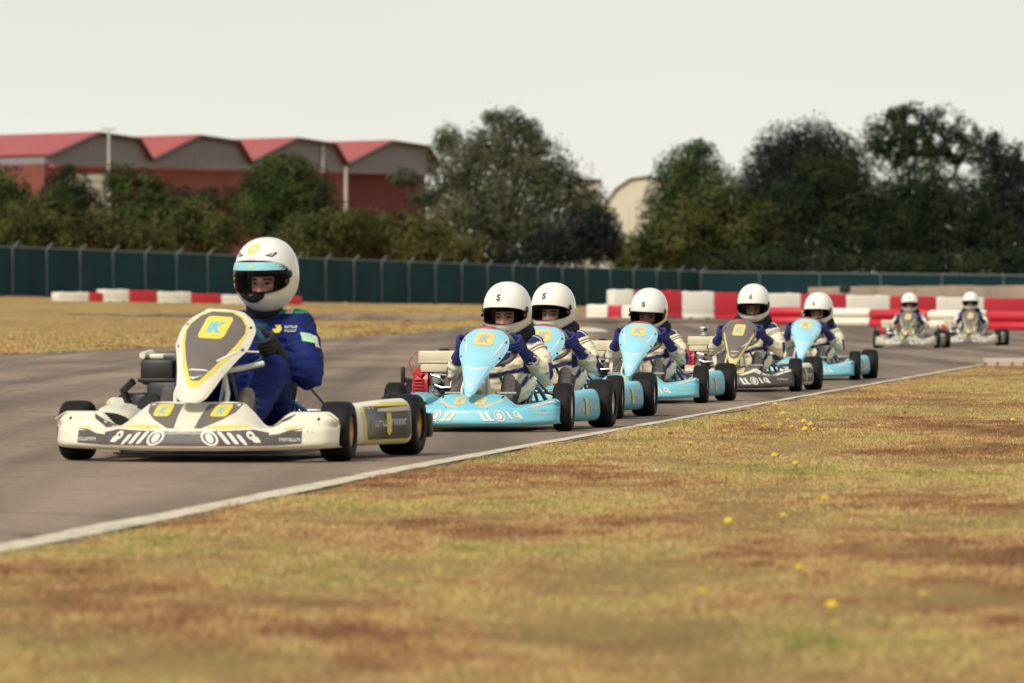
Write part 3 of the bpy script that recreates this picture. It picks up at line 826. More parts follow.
def head_geom(center, Mrot, skin, brow, seed):
    """a head with a face: brow, eyes, nose, lips, cheeks; painted point by point"""
    n, k = 96, 84
    V = []; col = []
    a, b, c = .072, .094, .112
    for i in range(k + 1):
        th = math.pi * i / k
        for j in range(n):
            q = 2 * math.pi * j / n
            x, y, z = a * math.sin(th) * math.cos(q), b * math.sin(th) * math.sin(q), c * math.cos(th)
            y0 = y; cl = list(skin)
            if z < -.03: x *= 1 - .9 * min(1, (-.03 - z) / .08) * .32
            if y < 0:
                fr = min(1.0, -y / b * 1.2)
                g = lambda x0, z0, sx, sz: math.exp(-((x - x0) / sx) ** 2 - ((z - z0) / sz) ** 2)
                # nose bridge + tip, brow ridge, sockets, cheeks, lips, chin
                y -= .012 * g(0, -.002, .010, .022) + .019 * g(0, -.026, .012, .012) + .006 * g(.011, -.030, .007, .006) + .006 * g(-.011, -.030, .007, .006)
                y -= .005 * (g(.028, .031, .018, .008) + g(-.028, .031, .018, .008))
                y += .009 * (g(.031, .012, .014, .010) + g(-.031, .012, .014, .010))
                y -= .005 * (g(.038, -.02, .016, .018) + g(-.038, -.02, .016, .018))
                y -= .006 * g(0, -.058, .018, .006) + .004 * g(0, -.066, .018, .005) + .007 * g(0, -.090, .016, .012)
                ch = g(.036, -.022, .018, .016) + g(-.036, -.022, .018, .016) + .7 * g(0, -.028, .012, .010)
                cl = [cl[0] * (1 + .12 * ch), cl[1] * (1 - .12 * ch), cl[2] * (1 - .12 * ch)]
                for sx in (1, -1):
                    e = ((x - sx * .031) / .0135) ** 2 + ((z - .012) / .0045) ** 2
                    if e < 1:
                        cl = [.30, .25, .23]
                        if ((x - sx * .030) / .0058) ** 2 + ((z - .0125) / .0058) ** 2 < 1: cl = [.025, .02, .015]
                        y -= .003
                    elif e < 1.7 and z > .012: cl = [.05, .03, .025]
                    bz = .0275 + .004 * (1 - ((abs(x) - .030) / .018) ** 2)
                    if .013 < abs(x) < .049 and abs(z - bz) < .0038: cl = list(brow)
                lp = (x / .021) ** 2 + ((z + .061) / .0075) ** 2
                if lp < 1: cl = [cl[0] * .85, cl[1] * .55, cl[2] * .55]
                if abs(z + .061) < .0012 and abs(x) < .02: cl = [.12, .04, .04]
                if abs(z + .036) < .003 and .004 < abs(x) < .011: cl = [.12, .05, .04]
            if z > .044 or abs(x) > .053 - .004 * (z < -.02) or y0 > -.01: cl = [.02, .018, .02]
            V.append(Vector((x, y, z))); col.append((*cl, 1))
    V = [Mrot @ v + Vector(center) for v in V]
    Fs = []
    for i in range(k):
        for j in range(n):
            Fs.append((i * n + j, (i + 1) * n + j, (i + 1) * n + (j + 1) % n, i * n + (j + 1) % n))
    return V, Fs, col

def glove(parent, S, ang, sg, elbow, material, size):
    wx, wy, wz, wr = S['wheel']; up = Vector((0, -.5, .866)); rt = Vector((1, 0, 0)); nn = Vector((0, .866, .5)); cc = Vector((wx, wy, wz))
    a = R(ang if sg > 0 else 180 - ang)
    kr = .94 if math.sin(a) > 0 else .66
    g = cc + rt * math.cos(a) * wr + up * math.sin(a) * wr * kr
    t = (-rt * math.sin(a) + up * math.cos(a)) * sg; e = rt * math.cos(a) + up * math.sin(a)
    m = MB(); q = size
    def around(phi, rho, off): return g + (e * math.cos(R(phi)) + nn * math.sin(R(phi))) * rho + t * off
    lens = [(.88, .0086), (1.0, .0092), (.97, .0090), (.78, .0080)]
    for i, (ln, fr) in enumerate(lens):
        off = (1.5 - i) * .0195 * q
        seq = [(52, .046), (18, .041), (-28, .033), (-85 * ln, .029), (-140 * ln, .026), (-185 * ln, .025)]
        pts = [around(ph, rho * q, off * (1 - .04 * k)) for k, (ph, rho) in enumerate(seq)]
        rr = [fr * q * z for z in (1.1, 1.12, 1.08, 1.0, .92, .80)]
        for k in range(len(pts) - 1): m.capsule(pts[k], pts[k + 1], rr[k], rr[k + 1], 10)
    pc = around(62, .052 * q, 0)
    wrist = g + e * .034 * q + nn * .066 * q + Vector((0, .01, -.070)) * q
    el = Vector(elbow); wd = (el - wrist).normalized()
    for off in (-.026, -.009, .009, .026):
        m.capsule(around(54, .046 * q, off * q), pc.lerp(wrist, .75) + t * off * .55 * q, .0145 * q, .017 * q, 10)
    # thumb leaves the side of the palm and closes over the rim on the driver's side
    th = [pc.lerp(wrist, .45) + t * .028 * q, around(100, .050 * q, .040 * q), around(135, .036 * q, .046 * q), around(172, .027 * q, .046 * q)]
    for k in range(3): m.capsule(th[k], th[k + 1], (.0135 - .001 * k) * q, (.0125 - .0012 * k) * q, 10)
    m.capsule(pc.lerp(wrist, .5), wrist, .026 * q, .027 * q, 12)
    m.capsule(wrist, wrist + wd * .05 * q, .028 * q, .033 * q, 14)
    m.capsule(wrist + wd * .03 * q, wrist + wd * .075 * q, .032 * q, .038 * q, 14)
    V, N, Fs = remesh(m, .0042, 2, .4)
    mb = MB(); mb.add(V, Fs, 0)
    mb.build('glove', material, parent, sharp=0)
    return wrist

def boot(parent, ankle, toe, material, size):
    a = Vector(ankle); t = Vector(toe)
    d = (t - a).normalized(); back = Vector((0, .9, .3)).normalized()
    heel = a + Vector((0, -.035, -.045)) * size
    m = MB()
    m.capsule(heel, heel.lerp(t, .5), .036 * size, .040 * size, 14)
    m.capsule(heel.lerp(t, .5), t, .042 * size, .033 * size, 14)
    m.capsule(a, heel.lerp(t, .25), .042 * size, .040 * size, 14)
    m.capsule(a, a + Vector((0, .07, .05)) * size, .043 * size, .046 * size, 14)
    V, N, Fs = remesh(m, .008, 3, .5)
    # flatten the sole
    fn = Vector((0, -1, .25)).normalized(); base = heel.lerp(t, .5)
    V2 = []
    for p in V:
        p = Vector(p); h = (p - base).dot(fn)
        if h > .028 * size: p = p - fn * (h - .028 * size)
        V2.append(tuple(p))
    mb = MB(); mb.add(V2, Fs, 0)
    mb.build('boot', material, parent, sharp=50)

def make_driver(label, S, adult, headpos, yaw, pitch, ext=0.0, group=None, skin=(.80, .50, .38), brow=(.06, .035, .02), roll=0.0, wide=1.0, far=False):
    root = empty('person'); tag(root, label, 'person', group)
    hx, hy, hz = headpos
    e = ext
    if adult:
        J = dict(hip=(0, .22, .17), bel=(.005, .235, .30), che=(.02, .225, .45), nk=(hx * .8, .195, .605), head=(hx, hy, hz - .045),
                 sh=[(.208, .205, .572), (-.185, .215, .572)], el=[(.298, .08, .355), (-.225, .10, .345)], kn=[(.185, -.13, .375), (-.16, -.14, .40)], an=[(.165, -.46, .165), (-.155, -.46, .165)],
                 toe=[(.175, -.53, .28), (-.17, -.53, .29)], hipj=.095)
        rad = dict(hip=.145, bel=.145, che=.150, sh=.083, ua=.071, el=.058, wr=.042, th=.098, kn=.072, an=.050, nk=.078)
        gs = 1.10; ang = 8
    else:
        J = dict(hip=(0, .20, .155), bel=(hx * .3, .20, .255), che=(hx * .6, .165, .36 + e * .6), nk=(hx * .85, hy + .05, .475 + e), head=(hx, hy, hz - .045),
                 sh=[(.15 * wide + hx * .7, .13, .445 + e), (-.15 * wide + hx * .7, .13, .445 + e)], el=[(.245 * wide + hx * .3, .045, .300 + e * .6), (-.245 * wide + hx * .3, .045, .310 + e * .6)],
                 kn=[(.180, -.10, .240), (-.165, -.105, .24)], an=[(.150, -.41, .165), (-.112, -.41, .165)], toe=[(.156, -.462, .268), (-.116, -.462, .268)], hipj=.075)
        rad = dict(hip=.112, bel=.108, che=.112, sh=.066, ua=.056, el=.046, wr=.036, th=.072, kn=.056, an=.042, nk=.05)
        gs = 1.04; ang = 12
    gm = M_bglove if adult else M_glove
    wrists = []
    for i, sg in enumerate((1, -1)):
        wrists.append(glove(root, S, ang, sg, J['el'][i], gm, gs))
    segs = []
    def sgm(name, p, q, r1, r2): segs.append((name, Vector(p), Vector(q), r1, r2))
    hip, bel, che, nk, head = (Vector(J[k]) for k in ('hip', 'bel', 'che', 'nk', 'head'))
    for dx in (-1, 1):
        w = rad['hip'] * .42
        sgm('torso', hip + Vector((dx * w, 0, 0)), bel + Vector((dx * w * .9, 0, 0)), rad['hip'] * .78, rad['bel'] * .78)
        sgm('torso', bel + Vector((dx * w * .9, 0, 0)), che + Vector((dx * w * 1.15, 0, 0)), rad['bel'] * .78, rad['che'] * .80)
    sgm('neck', che + Vector((0, -.01, .03)), nk, rad['che'] * .75, rad['nk'])
    sgm('neck', nk, head, rad['nk'] * .95, .055)
    for i, sg in enumerate((1, -1)):
        sh, el, kn, an = Vector(J['sh'][i]), Vector(J['el'][i]), Vector(J['kn'][i]), Vector(J['an'][i])
        sgm('shoulder', che + Vector((sg * .03, 0, .045 if adult else .035)), sh, rad['che'] * .62, rad['sh'])
        sgm('shoulder', nk + Vector((sg * .02, .0, -.03)), sh + Vector((0, 0, .012)), rad['nk'] * .9, rad['sh'] * .80)
        mid = sh.lerp(el, .55) + Vector((sg * .012, 0.01, 0))
        sgm('upper_arm', sh, mid, rad['sh'] * .98, rad['ua']); sgm('upper_arm', mid, el, rad['ua'], rad['el'] * 1.08)
        wv = wrists[i]; wend = wv + (el - wv).normalized() * .045
        fm = el.lerp(wend, .4)
        sgm('forearm', el, fm, rad['el'] * 1.05, rad['el'] * 1.02); sgm('forearm', fm, wend, rad['el'] * 1.02, rad['wr'] * .86)
        hj = hip + Vector((sg * J['hipj'], -.02, .0))
        sgm('thigh', hj, kn, rad['th'], rad['kn'] * 1.05)
        cm = kn.lerp(an, .35) + Vector((0, .012, -.012))
        sgm('shin', kn, cm, rad['kn'], rad['kn'] * .92); sgm('shin', cm, an, rad['kn'] * .92, rad['an'])
        boot(root, an, J['toe'][i], M_boot, 1.12 if adult else 1.12)
    mb = MB()
    for (_, p, q, r1, r2) in segs: mb.capsule(p, q, r1, r2, 18)
    V, N, Fs = remesh(mb, .0085 if not far else .014, 3, .5)
    # nearest bone for every point, cloth folds, paint of the race suit
    A = np.array([s[1] for s in segs]); B = np.array([s[2] for s in segs]); r1 = np.array([s[3] for s in segs]); r2 = np.array([s[4] for s in segs])
    AB = B - A; L2 = (AB ** 2).sum(1)
    T = np.clip(((V[:, None, :] - A[None]) * AB[None]).sum(2) / L2[None], 0, 1)
    Q = A[None] + T[..., None] * AB[None]
    dist = np.linalg.norm(V[:, None, :] - Q, axis=2) - (r1[None] + (r2 - r1)[None] * T)
    nb = dist.argmin(1); tb = T[np.arange(len(V)), nb]
    Rd = V - Q[np.arange(len(V)), nb]; Rd /= np.maximum(np.linalg.norm(Rd, axis=1, keepdims=True), 1e-6)
    fold = np.zeros(len(V)); colr = np.zeros((len(V), 4)); colr[:, 3] = 1
    cream = (.80, .73, .55); navy = (.020, .028, .125); white = (.70, .68, .62); blk = (.02, .02, .024); skinc = skin; blue = (.006, .016, .118); org = (.52, .22, .05)
    for i in range(len(V)):
        p = V[i]; nm = segs[nb[i]][0]; t = tb[i]; nrm = Rd[i]
        sx = 1 if p[0] > 0 else -1
        q1 = mnoise.noise(Vector((p[0] * 9, p[1] * 9, p[2] * 26)) + Vector((sx * 3, 0, ext * 40 + hx * 30)))
        q2 = mnoise.noise(Vector((p[0] * 30, p[1] * 30, p[2] * 30)))
        amp = {'torso': .007, 'shoulder': .003, 'upper_arm': .007, 'forearm': .006, 'thigh': .007, 'shin': .006, 'neck': 0}[nm]
        q3 = mnoise.noise(Vector((p[0] * 17, p[1] * 17, p[2] * 48)) + Vector((7, sx * 5, 0)))
        fold[i] = amp * (1 - 2.2 * abs(q1)) + amp * .7 * (.5 - 2 * abs(q3)) + amp * .25 * q2 - amp * .4
        if adult:
            c = blue
            if nm == 'neck': c = blk if p[2] > nk.z + .0 else blue
            if nm == 'neck' and nk.z - .035 < p[2] < nk.z - .022: c = (.02, .10, .09)
            if nm == 'shoulder' and t > .45 and nrm[2] > .72: c = (.03, .25, .14) if abs(p[0]) < .17 or abs(p[0]) > .205 else white
        else:
            def over(base, top, d, soft=.007):
                w = min(1.0, max(0.0, .5 - d / soft)); return tuple(x + (y - x) * w for x, y in zip(base, top))
            c = cream
            px_, pz = p[0] - hx * .5, p[2]
            if nm == 'torso':
                c = over(c, navy, rad['che'] * .98 - abs(px_) if pz > .2 else 1)
                c = over(c, navy, abs(pz - .22 * px_ - .295 - e * .4) - .014)
                c = over(c, navy, max(abs(p[0] - hx * .6) - .005, .36 + e * .6 - pz))
                c = over(c, org, max(abs(p[0] - hx * .6 - .06) - .020, abs(pz - .40 - e) - .020))
            elif nm == 'neck':
                c = over(navy, blk, nk.z - pz)
            elif nm == 'shoulder':
                w = (p[0] - nk.x) * sx; ly = p[1] - .13
                c = over(c, navy, (.15 - nrm[2]) * .06)
                if nrm[2] > .2:
                    c = over(c, white, abs(abs(ly) - .030) - .005, .005); c = over(c, white, max(abs(ly) - .011, abs(w - .09) - .03), .005)
            elif nm == 'upper_arm':
                d_ = (p - A[nb[i]]) @ AB[nb[i]] / math.sqrt(L2[nb[i]])
                if segs[nb[i]][3] > rad['ua'] * 1.02:
                    c = over(c, blk, abs(d_ - .038) - .004, .005); c = over(c, blk, abs(d_ - .055) - .004, .005)
            elif nm == 'forearm':
                if abs(q1) < .1 and nrm[0] * sx > .3 and .3 < t < .5: c = over(c, blk, -.002)
            elif nm == 'thigh':
                c = over(c, navy, (abs(nrm[0] * sx - .45) - .26) * rad['th']); c = over(c, white, (abs(nrm[0] * sx - .45) - .035) * rad['th'], .005)
            elif nm == 'shin':
                c = over(c, navy, (abs(nrm[0] * sx - .40) - .22) * rad['kn'])
            if nm in ('upper_arm', 'forearm'):
                elb = Vector(J['el'][0 if sx > 0 else 1]) + Vector((sx * .045, .01, .012))
                c = over(c, navy, (Vector(p) - elb).length - .052)
        colr[i, :3] = c
    V = V + N * fold[:, None]
    body = MB(); body.add(V, Fs, 0)
    nsuit = len(body.v)
    Mrot = Matrix.Rotation(R(roll), 3, 'Y') @ Matrix.Rotation(R(yaw), 3, 'Z') @ Matrix.Rotation(R(pitch), 3, 'X')
    hv, hf, hc = head_geom(Mrot @ Vector((0, .018, -.048)) + Vector((hx, hy, hz)), Mrot, skin, brow, 1)
    body.add(hv, hf, 0)
    if adult:
        bv = MB().add(V, Fs, 0).bvh()
        O, U, W, Dn = (0, 0, 0), (1, 0, 0), (0, 0, 1), (0, 1, 0)
        body.poly(bv, [(x + .045, z + .030) for x, z in [(.075, .515), (.105, .515), (.118, .530), (.112, .550), (.085, .548), (.095, .535), (.075, .532)]], O, U, W, Dn, 1, off=.004)
        V2, F2 = tiny_letters(.205, .572, .06, .011, 7, 2); body.decal(bv, V2, F2, O, U, W, Dn, 2, off=.004)
        V2, F2 = tiny_letters(.205, .555, .06, .011, 7, 5); body.decal(bv, V2, F2, O, U, W, Dn, 2, off=.004)
        D2 = Vector((-.75, .62, -.1)).normalized(); U2 = Vector((.62, .75, 0)).normalized(); O2 = (.27, .13, .52)
        body.poly(bv, [(-.035, -.012), (.012, -.026), (.012, .018), (-.035, .028)], O2, U2, W, D2, 3, off=.004)
        body.poly(bv, [(.0125, -.040), (.042, -.048), (.042, .006), (.0125, .014)], O2, U2, W, D2, 4, off=.004)
    me = body.mesh('body', [M_suit, M_yellow, M_lettering, M_palegreen, M_lettering], sharp=0)
    ca = me.color_attributes.new('paint', 'FLOAT_COLOR', 'POINT')
    full = np.ones((len(body.v), 4)); full[:nsuit] = colr; full[nsuit:nsuit + len(hc)] = np.array(hc)
    ca.data.foreach_set('color', full.ravel())
    link('body', me, root)
    # neck support
    nbm = MB()
    ctr = Vector((nk.x, nk.y - .01, nk.z + (.045 if adult else .035)))
    rr = .052 if adult else .088
    ring = [ctr + Vector((math.cos(a) * rr * (1.0 if adult else 1.18), math.sin(a) * rr * 1.0, -.012 * math.sin(a) * -1 + .006 * math.cos(2 * a))) for a in [2 * math.pi * i / 28 for i in range(28)]]
    nbm.tube(ring, .032 if adult else .050, 12, closed=True)
    V_, N_, F_ = remesh(nbm, .009, 1)
    b2 = MB(); b2.add(V_, F_, 0); b2.build('balaclava' if adult else 'neck_brace', M_brace, root, sharp=0)
    Mh = Matrix.Translation((hx, hy, hz)) @ Mrot.to_4x4()
    if adult: Mh = Mh @ Matrix.Scale(1.04, 4)
    helmet_parts((-.004, R(66), R(25), 3.4) if adult else (-.028, R(72), R(16.5), 4.0), 'adult' if adult else 'kid', root, Mh)
    return root
# ================================================================== PLACE THE KARTS AND DRIVERS
def place(root, S, th, px, s):
    """stand the kart so that its front left wheel touches the track at the surveyed point"""
    d = F / s; X = (px - CX) / s; t = R(th)
    lx, ly = S['hf'], -S['wb'] / 2
    x0 = X - (lx * math.cos(t) + ly * math.sin(t)); y0 = d - (-lx * math.sin(t) + ly * math.cos(t))
    root.location = (x0, y0, gz(x0, y0) + .004); root.rotation_euler = (0, 0, -t)
    return x0, y0, t

def head_x(o, px, ly):
    x0, y0, t = o
    d = y0 + ly * math.cos(t)
    return ((px - CX) / F * d - x0 - ly * math.sin(t)) / math.cos(t)

G_K = 'go-karts racing in a line'
lead = make_kart('large white go-kart with dark grey and yellow graphics and bronze rims, leading the line', ADULT, 'white', G_K)
pl_lead = place(lead, ADULT, 12.2, 338, 234)
blue = make_kart('light blue go-kart directly behind the white leading go-kart', CADET, 'blue', G_K)
grey = make_kart('dark grey and cream go-kart running between two light blue go-karts, small camera on its engine', CADET, 'grey', G_K)
karts = [(lead, pl_lead)]
survey = [  # kind, front-left wheel px, scale, heading, label
    ('blue', 563.6, 189.5, 10.0, None),
    ('blue', 615.0, 171.5, 8.5, 'light blue go-kart mostly hidden, its nose tucked behind the first blue go-kart'),
    ('blue', 701.0, 148.0, 9.0, 'light blue go-kart just ahead of the dark grey go-kart'),
    ('grey', 795.5, 131.0, 8.0, None),
    ('blue', 855.0, 114.0, 8.2, 'light blue go-kart right behind the dark grey go-kart, hindmost of the blue ones'),
    ('pale', 937.0, 67.0, 9.0, 'small far-off grey and cream go-kart just ahead of the very last one'),
    ('pale', 998.0, 63.6, 8.0, 'hindmost go-kart of all, small, grey and cream, beside the red end of the low barrier'),
]
pale = make_kart('small far-off grey and cream go-kart just ahead of the very last one', CADET, 'pale', G_K)
first = {'blue': blue, 'grey': grey, 'pale': pale}; used = set()
for kind, px, s, th, lab in survey:
    if kind not in used: o = first[kind]; used.add(kind)
    else: o = copy_tree(first[kind])
    if lab: o['label'] = lab
    karts.append((o, place(o, CADET, th, px, s)))
# small camera clamped on the grey kart's engine
ac = MB(); ac.rbox((-.315, .15, .468), (.060, .035, .045), .006); ac.rbox((-.315, .15, .437), (.03, .03, .02), .004); ac.rbox((-.315, .15, .428), (.05, .06, .008), .003)
ac.lathe([(.0, .016), (-.012, .016), (-.014, .012), (-.014, .001)], origin=(-.302, .133, .472), axis='y', n=18, m=1)
ac.build('action_camera', [M_steel, M_black], karts[4][0], sharp=30)

G_P = 'drivers in the go-karts'
def seat_driver(i, label, adult, px, hy, hz, **k):
    root, o = karts[i]
    S = ADULT if adult else CADET
    p = make_driver(label, S, adult, (head_x(o, px, hy), hy, hz), group=G_P, **k)
    p.location = root.location; p.rotation_euler = root.rotation_euler
    return p
seat_driver(0, 'driver in dark blue race suit and black gloves, white helmet with a cyan visor strip', True, 267, .16, .800, yaw=-10, pitch=3)
seat_driver(1, 'young driver in cream and navy suit in the blue kart behind the leader', False, 507.5, .10, .634, yaw=-10, pitch=0)
seat_driver(2, 'young driver in cream suit whose kart is mostly hidden behind the first blue go-kart', False, 553.5, .10, .641, yaw=-16, pitch=-2, ext=.008, skin=(.70, .42, .31))
seat_driver(3, 'young driver in cream suit, chin tucked low behind the third blue nose panel', False, 649, .08, .622, yaw=-8, pitch=10, ext=-.005, skin=(.58, .35, .26), roll=3)
seat_driver(4, 'young driver in cream and navy suit sitting tall in the dark grey go-kart', False, 753.7, .10, .668, yaw=-4, pitch=5, ext=.022, skin=(.48, .28, .20), wide=1.04)
seat_driver(5, 'young driver in cream suit in the hindmost light blue go-kart', False, 818.5, .08, .615, yaw=-12, pitch=4, ext=-.012)
seat_driver(6, 'small far-off driver in cream suit in the go-kart just ahead of the very last one', False, 909.5, .10, .673, yaw=4, pitch=0, ext=.02, far=True)
seat_driver(7, 'small far-off driver in cream suit in the hindmost go-kart of all', False, 970.6, .10, .692, yaw=-4, pitch=0, ext=.03, far=True)

# ================================================================== GROUND, TRACK
def ground_mat():
    m = bpy.data.materials.new('dry_grass_ground'); m.use_nodes = True
    nt = m.node_tree; b = nt.nodes['Principled BSDF']; b.inputs['Roughness'].default_value = .95; b.inputs['Specular IOR Level'].default_value = .1
    tc = nt.nodes.new('ShaderNodeTexCoord')
    def noise(sc, det=6, stretch=None, rough=.6):
        n = nt.nodes.new('ShaderNodeTexNoise'); n.inputs['Scale'].default_value = sc; n.inputs['Detail'].default_value = det; n.inputs['Roughness'].default_value = rough
        if stretch:
            mp = nt.nodes.new('ShaderNodeMapping'); mp.inputs['Scale'].default_value = stretch
            nt.links.new(tc.outputs['Object'], mp.inputs[0]); nt.links.new(mp.outputs[0], n.inputs['Vector'])
        else: nt.links.new(tc.outputs['Object'], n.inputs['Vector'])
        return n
    def ramp(src, stops):
        r = nt.nodes.new('ShaderNodeValToRGB'); e = r.color_ramp.elements
        while len(e) < len(stops): e.new(.5)
        for q, (p, c) in zip(e, stops): q.position = p; q.color = (*c, 1)
        nt.links.new(src, r.inputs[0]); return r
    n1 = noise(.55, 7, (1, .35, 1)); r1 = ramp(n1.outputs['Fac'], [(.30, (.21, .105, .055)), (.44, (.37, .23, .095)), (.54, (.46, .33, .125)), (.66, (.31, .275, .085))])
    n2 = noise(22, 5); r2 = ramp(n2.outputs['Fac'], [(.32, (.17, .09, .038)), (.5, (.34, .22, .08)), (.68, (.48, .33, .12))])
    mx = nt.nodes.new('ShaderNodeMix'); mx.data_type = 'RGBA'; mx.inputs[0].default_value = .45
    nt.links.new(r1.outputs[0], mx.inputs[6]); nt.links.new(r2.outputs[0], mx.inputs[7])
    nt.links.new(mx.outputs[2], b.inputs['Base Color'])
    bp = nt.nodes.new('ShaderNodeBump'); bp.inputs['Strength'].default_value = .8; bp.inputs['Distance'].default_value = .05
    n3 = noise(14, 8, None, .75); nt.links.new(n3.outputs['Fac'], bp.inputs['Height']); nt.links.new(bp.outputs[0], b.inputs['Normal'])
    return m
M_ground = ground_mat()

def asphalt_mat():
    m = bpy.data.materials.new('asphalt'); m.use_nodes = True
    nt = m.node_tree; b = nt.nodes['Principled BSDF']; b.inputs['Roughness'].default_value = .85; b.inputs['Specular IOR Level'].default_value = .3
    tc = nt.nodes.new('ShaderNodeTexCoord')
    def noise(sc, det=6, rot=0, stretch=(1, 1, 1), rough=.6):
        n = nt.nodes.new('ShaderNodeTexNoise'); n.inputs['Scale'].default_value = sc; n.inputs['Detail'].default_value = det; n.inputs['Roughness'].default_value = rough
        mp = nt.nodes.new('ShaderNodeMapping'); mp.inputs['Scale'].default_value = stretch; mp.inputs['Rotation'].default_value = (0, 0, rot)
        nt.links.new(tc.outputs['Object'], mp.inputs[0]); nt.links.new(mp.outputs[0], n.inputs['Vector'])
        return n
    def mr(src, a, b_, c, d):
        r = nt.nodes.new('ShaderNodeMapRange'); r.inputs[1].default_value = a; r.inputs[2].default_value = b_; r.inputs[3].default_value = c; r.inputs[4].default_value = d
        nt.links.new(src, r.inputs[0]); return r.outputs[0]
    def mul(x, y):
        q = nt.nodes.new('ShaderNodeMath'); q.operation = 'MULTIPLY'; nt.links.new(x, q.inputs[0]); nt.links.new(y, q.inputs[1]); return q.outputs[0]
    fine = mr(noise(95, 4, rough=.8).outputs['Fac'], .3, .7, .55, 1.45)
    patch = mr(noise(.5, 6, R(8), (1, .25, 1)).outputs['Fac'], .34, .64, .66, 1.20)
    lane = mr(noise(1.6, 4, R(9.5), (1, .018, 1), .5).outputs['Fac'], .36, .62, .62, 1.16)     # rubber laid along the racing line
    mid = mr(noise(7, 6).outputs['Fac'], .3, .7, .86, 1.14)
    v = mul(mul(fine, patch), mul(lane, mid))
    hs = nt.nodes.new('ShaderNodeMix'); hs.data_type = 'RGBA'; hs.blend_type = 'MULTIPLY'; hs.inputs[0].default_value = 1
    hs.inputs[6].default_value = (.230, .168, .121, 1)
    nt.links.new(v, hs.inputs[7]); 
    cr = nt.nodes.new('ShaderNodeTexVoronoi'); cr.feature = 'DISTANCE_TO_EDGE'; cr.inputs['Scale'].default_value = .35
    wn = noise(1.3, 5); ad = nt.nodes.new('ShaderNodeMix'); ad.data_type = 'VECTOR'; ad.inputs[0].default_value = .25
    nt.links.new(tc.outputs['Object'], ad.inputs[4]); nt.links.new(wn.outputs['Color'], ad.inputs[5]); nt.links.new(ad.outputs[1], cr.inputs['Vector'])
    ck = mr(cr.outputs['Distance'], 0, .008, .55, 1)
    h2 = nt.nodes.new('ShaderNodeMix'); h2.data_type = 'RGBA'; h2.blend_type = 'MULTIPLY'; h2.inputs[0].default_value = 1
    nt.links.new(hs.outputs[2], h2.inputs[6]); nt.links.new(ck, h2.inputs[7])
    vo = nt.nodes.new('ShaderNodeTexVoronoi'); vo.inputs['Scale'].default_value = 3.2; vo.inputs['Randomness'].default_value = 1; nt.links.new(tc.outputs['Object'], vo.inputs['Vector'])
    sp = mr(vo.outputs['Distance'], .035, .055, .75, 0)
    h3 = nt.nodes.new('ShaderNodeMix'); h3.data_type = 'RGBA'; nt.links.new(sp, h3.inputs[0]); nt.links.new(h2.outputs[2], h3.inputs[6])
    gr = nt.nodes.new('ShaderNodeSeparateColor'); nt.links.new(vo.outputs['Color'], gr.inputs[0]); cr2 = nt.nodes.new('ShaderNodeValToRGB'); cr2.color_ramp.elements[0].color = (.03, .025, .022, 1); cr2.color_ramp.elements[0].position = .45; cr2.color_ramp.elements[1].color = (.42, .35, .27, 1); cr2.color_ramp.elements[1].position = .6
    nt.links.new(gr.outputs[0], cr2.inputs[0]); nt.links.new(cr2.outputs[0], h3.inputs[7])
    nt.links.new(h3.outputs[2], b.inputs['Base Color'])
    bp = nt.nodes.new('ShaderNodeBump'); bp.inputs['Strength'].default_value = .5; bp.inputs['Distance'].default_value = .006
    nt.links.new(noise(120, 4).outputs['Fac'], bp.inputs['Height']); nt.links.new(bp.outputs[0], b.inputs['Normal'])
    return m
M_asphalt = asphalt_mat()

def sheet(name, m, rows, zoff):
    """rows: list of lists of (X, d)"""
    P = np.array(rows, float)
    Z = ground_z(P[..., 0], P[..., 1]) + zoff
    mb = MB(); mb.grid(np.concatenate([P, Z[..., None]], -1), 0)
    o = mb.build(name, m, None, sharp=0); tag(o, kind='structure'); return o

dk = np.concatenate([np.linspace(-30, 90, 61), np.linspace(92, 260, 100), np.geomspace(265, 3000, 30)])
xk = np.concatenate([-np.geomspace(2500, 62, 16), np.linspace(-60, 60, 91), np.geomspace(62, 2500, 16)])
sheet('ground', M_ground, [[(x, d) for x in xk] for d in dk], 0.0)

LINE_D = [4, 9.6, 15.8, 23.4, 29.8, 41.2, 53.0, 65.5, 70, 78, 90, 120, 185]
LINE_X = [-3.3, -2.35, -1.45, -.46, .46, 2.08, 3.78, 5.62, 6.45, 8.7, 13.5, 26, 45]
def line_x(d): return pinterp(d, LINE_D, LINE_X)
LEFT_D = [4, 55, 74, 104, 125, 150, 168, 190]
LEFT_X = [-10, -9.3, -6.7, -3.9, -1.36, .8, 2.3, 3.9]
def left_x(d): return pinterp(d, LEFT_D, LEFT_X)
def wob(d, sd, a): return np.array([a * mnoise.noise(Vector((float(x) * .9, sd, 0))) + a * .5 * mnoise.noise(Vector((float(x) * 4.0, sd + 9, 0))) for x in np.atleast_1d(d)])
dr = np.concatenate([np.linspace(4, 60, 281), np.linspace(60.5, 190, 180)])
lx_ = line_x(dr); ll_ = left_x(dr) + wob(dr, 3, .22)
edge = lx_ + .12 + .09 * (1 - sstep(10, 24, dr)) + wob(dr, 7, .06)
sheet('track', M_asphalt, [[(a + (b - a) * t, d) for t in np.linspace(0, 1, 21)] for a, b, d in zip(ll_, edge, dr)], .004)
# the second leg of the track behind the grass
xs_ = np.linspace(60, 760, 90); near, far = [], []
for px in xs_:
    near.append(hit(px, float(np.interp(px, [60, 120, 240, 340, 480, 620, 760], [314.6, 315.5, 318, 320.3, 321.2, 322.5, 323]))))
    far.append(hit(px, float(np.interp(px, [60, 120, 240, 340, 480, 620, 760], [314.2, 314.4, 314.2, 314.2, 315, 316.5, 317]))))
sheet('back_track', M_asphalt, [[(n[0] + (f[0] - n[0]) * t, n[1] + (f[1] - n[1]) * t) for t in np.linspace(0, 1, 15)] for n, f in zip(near, far)], .02)

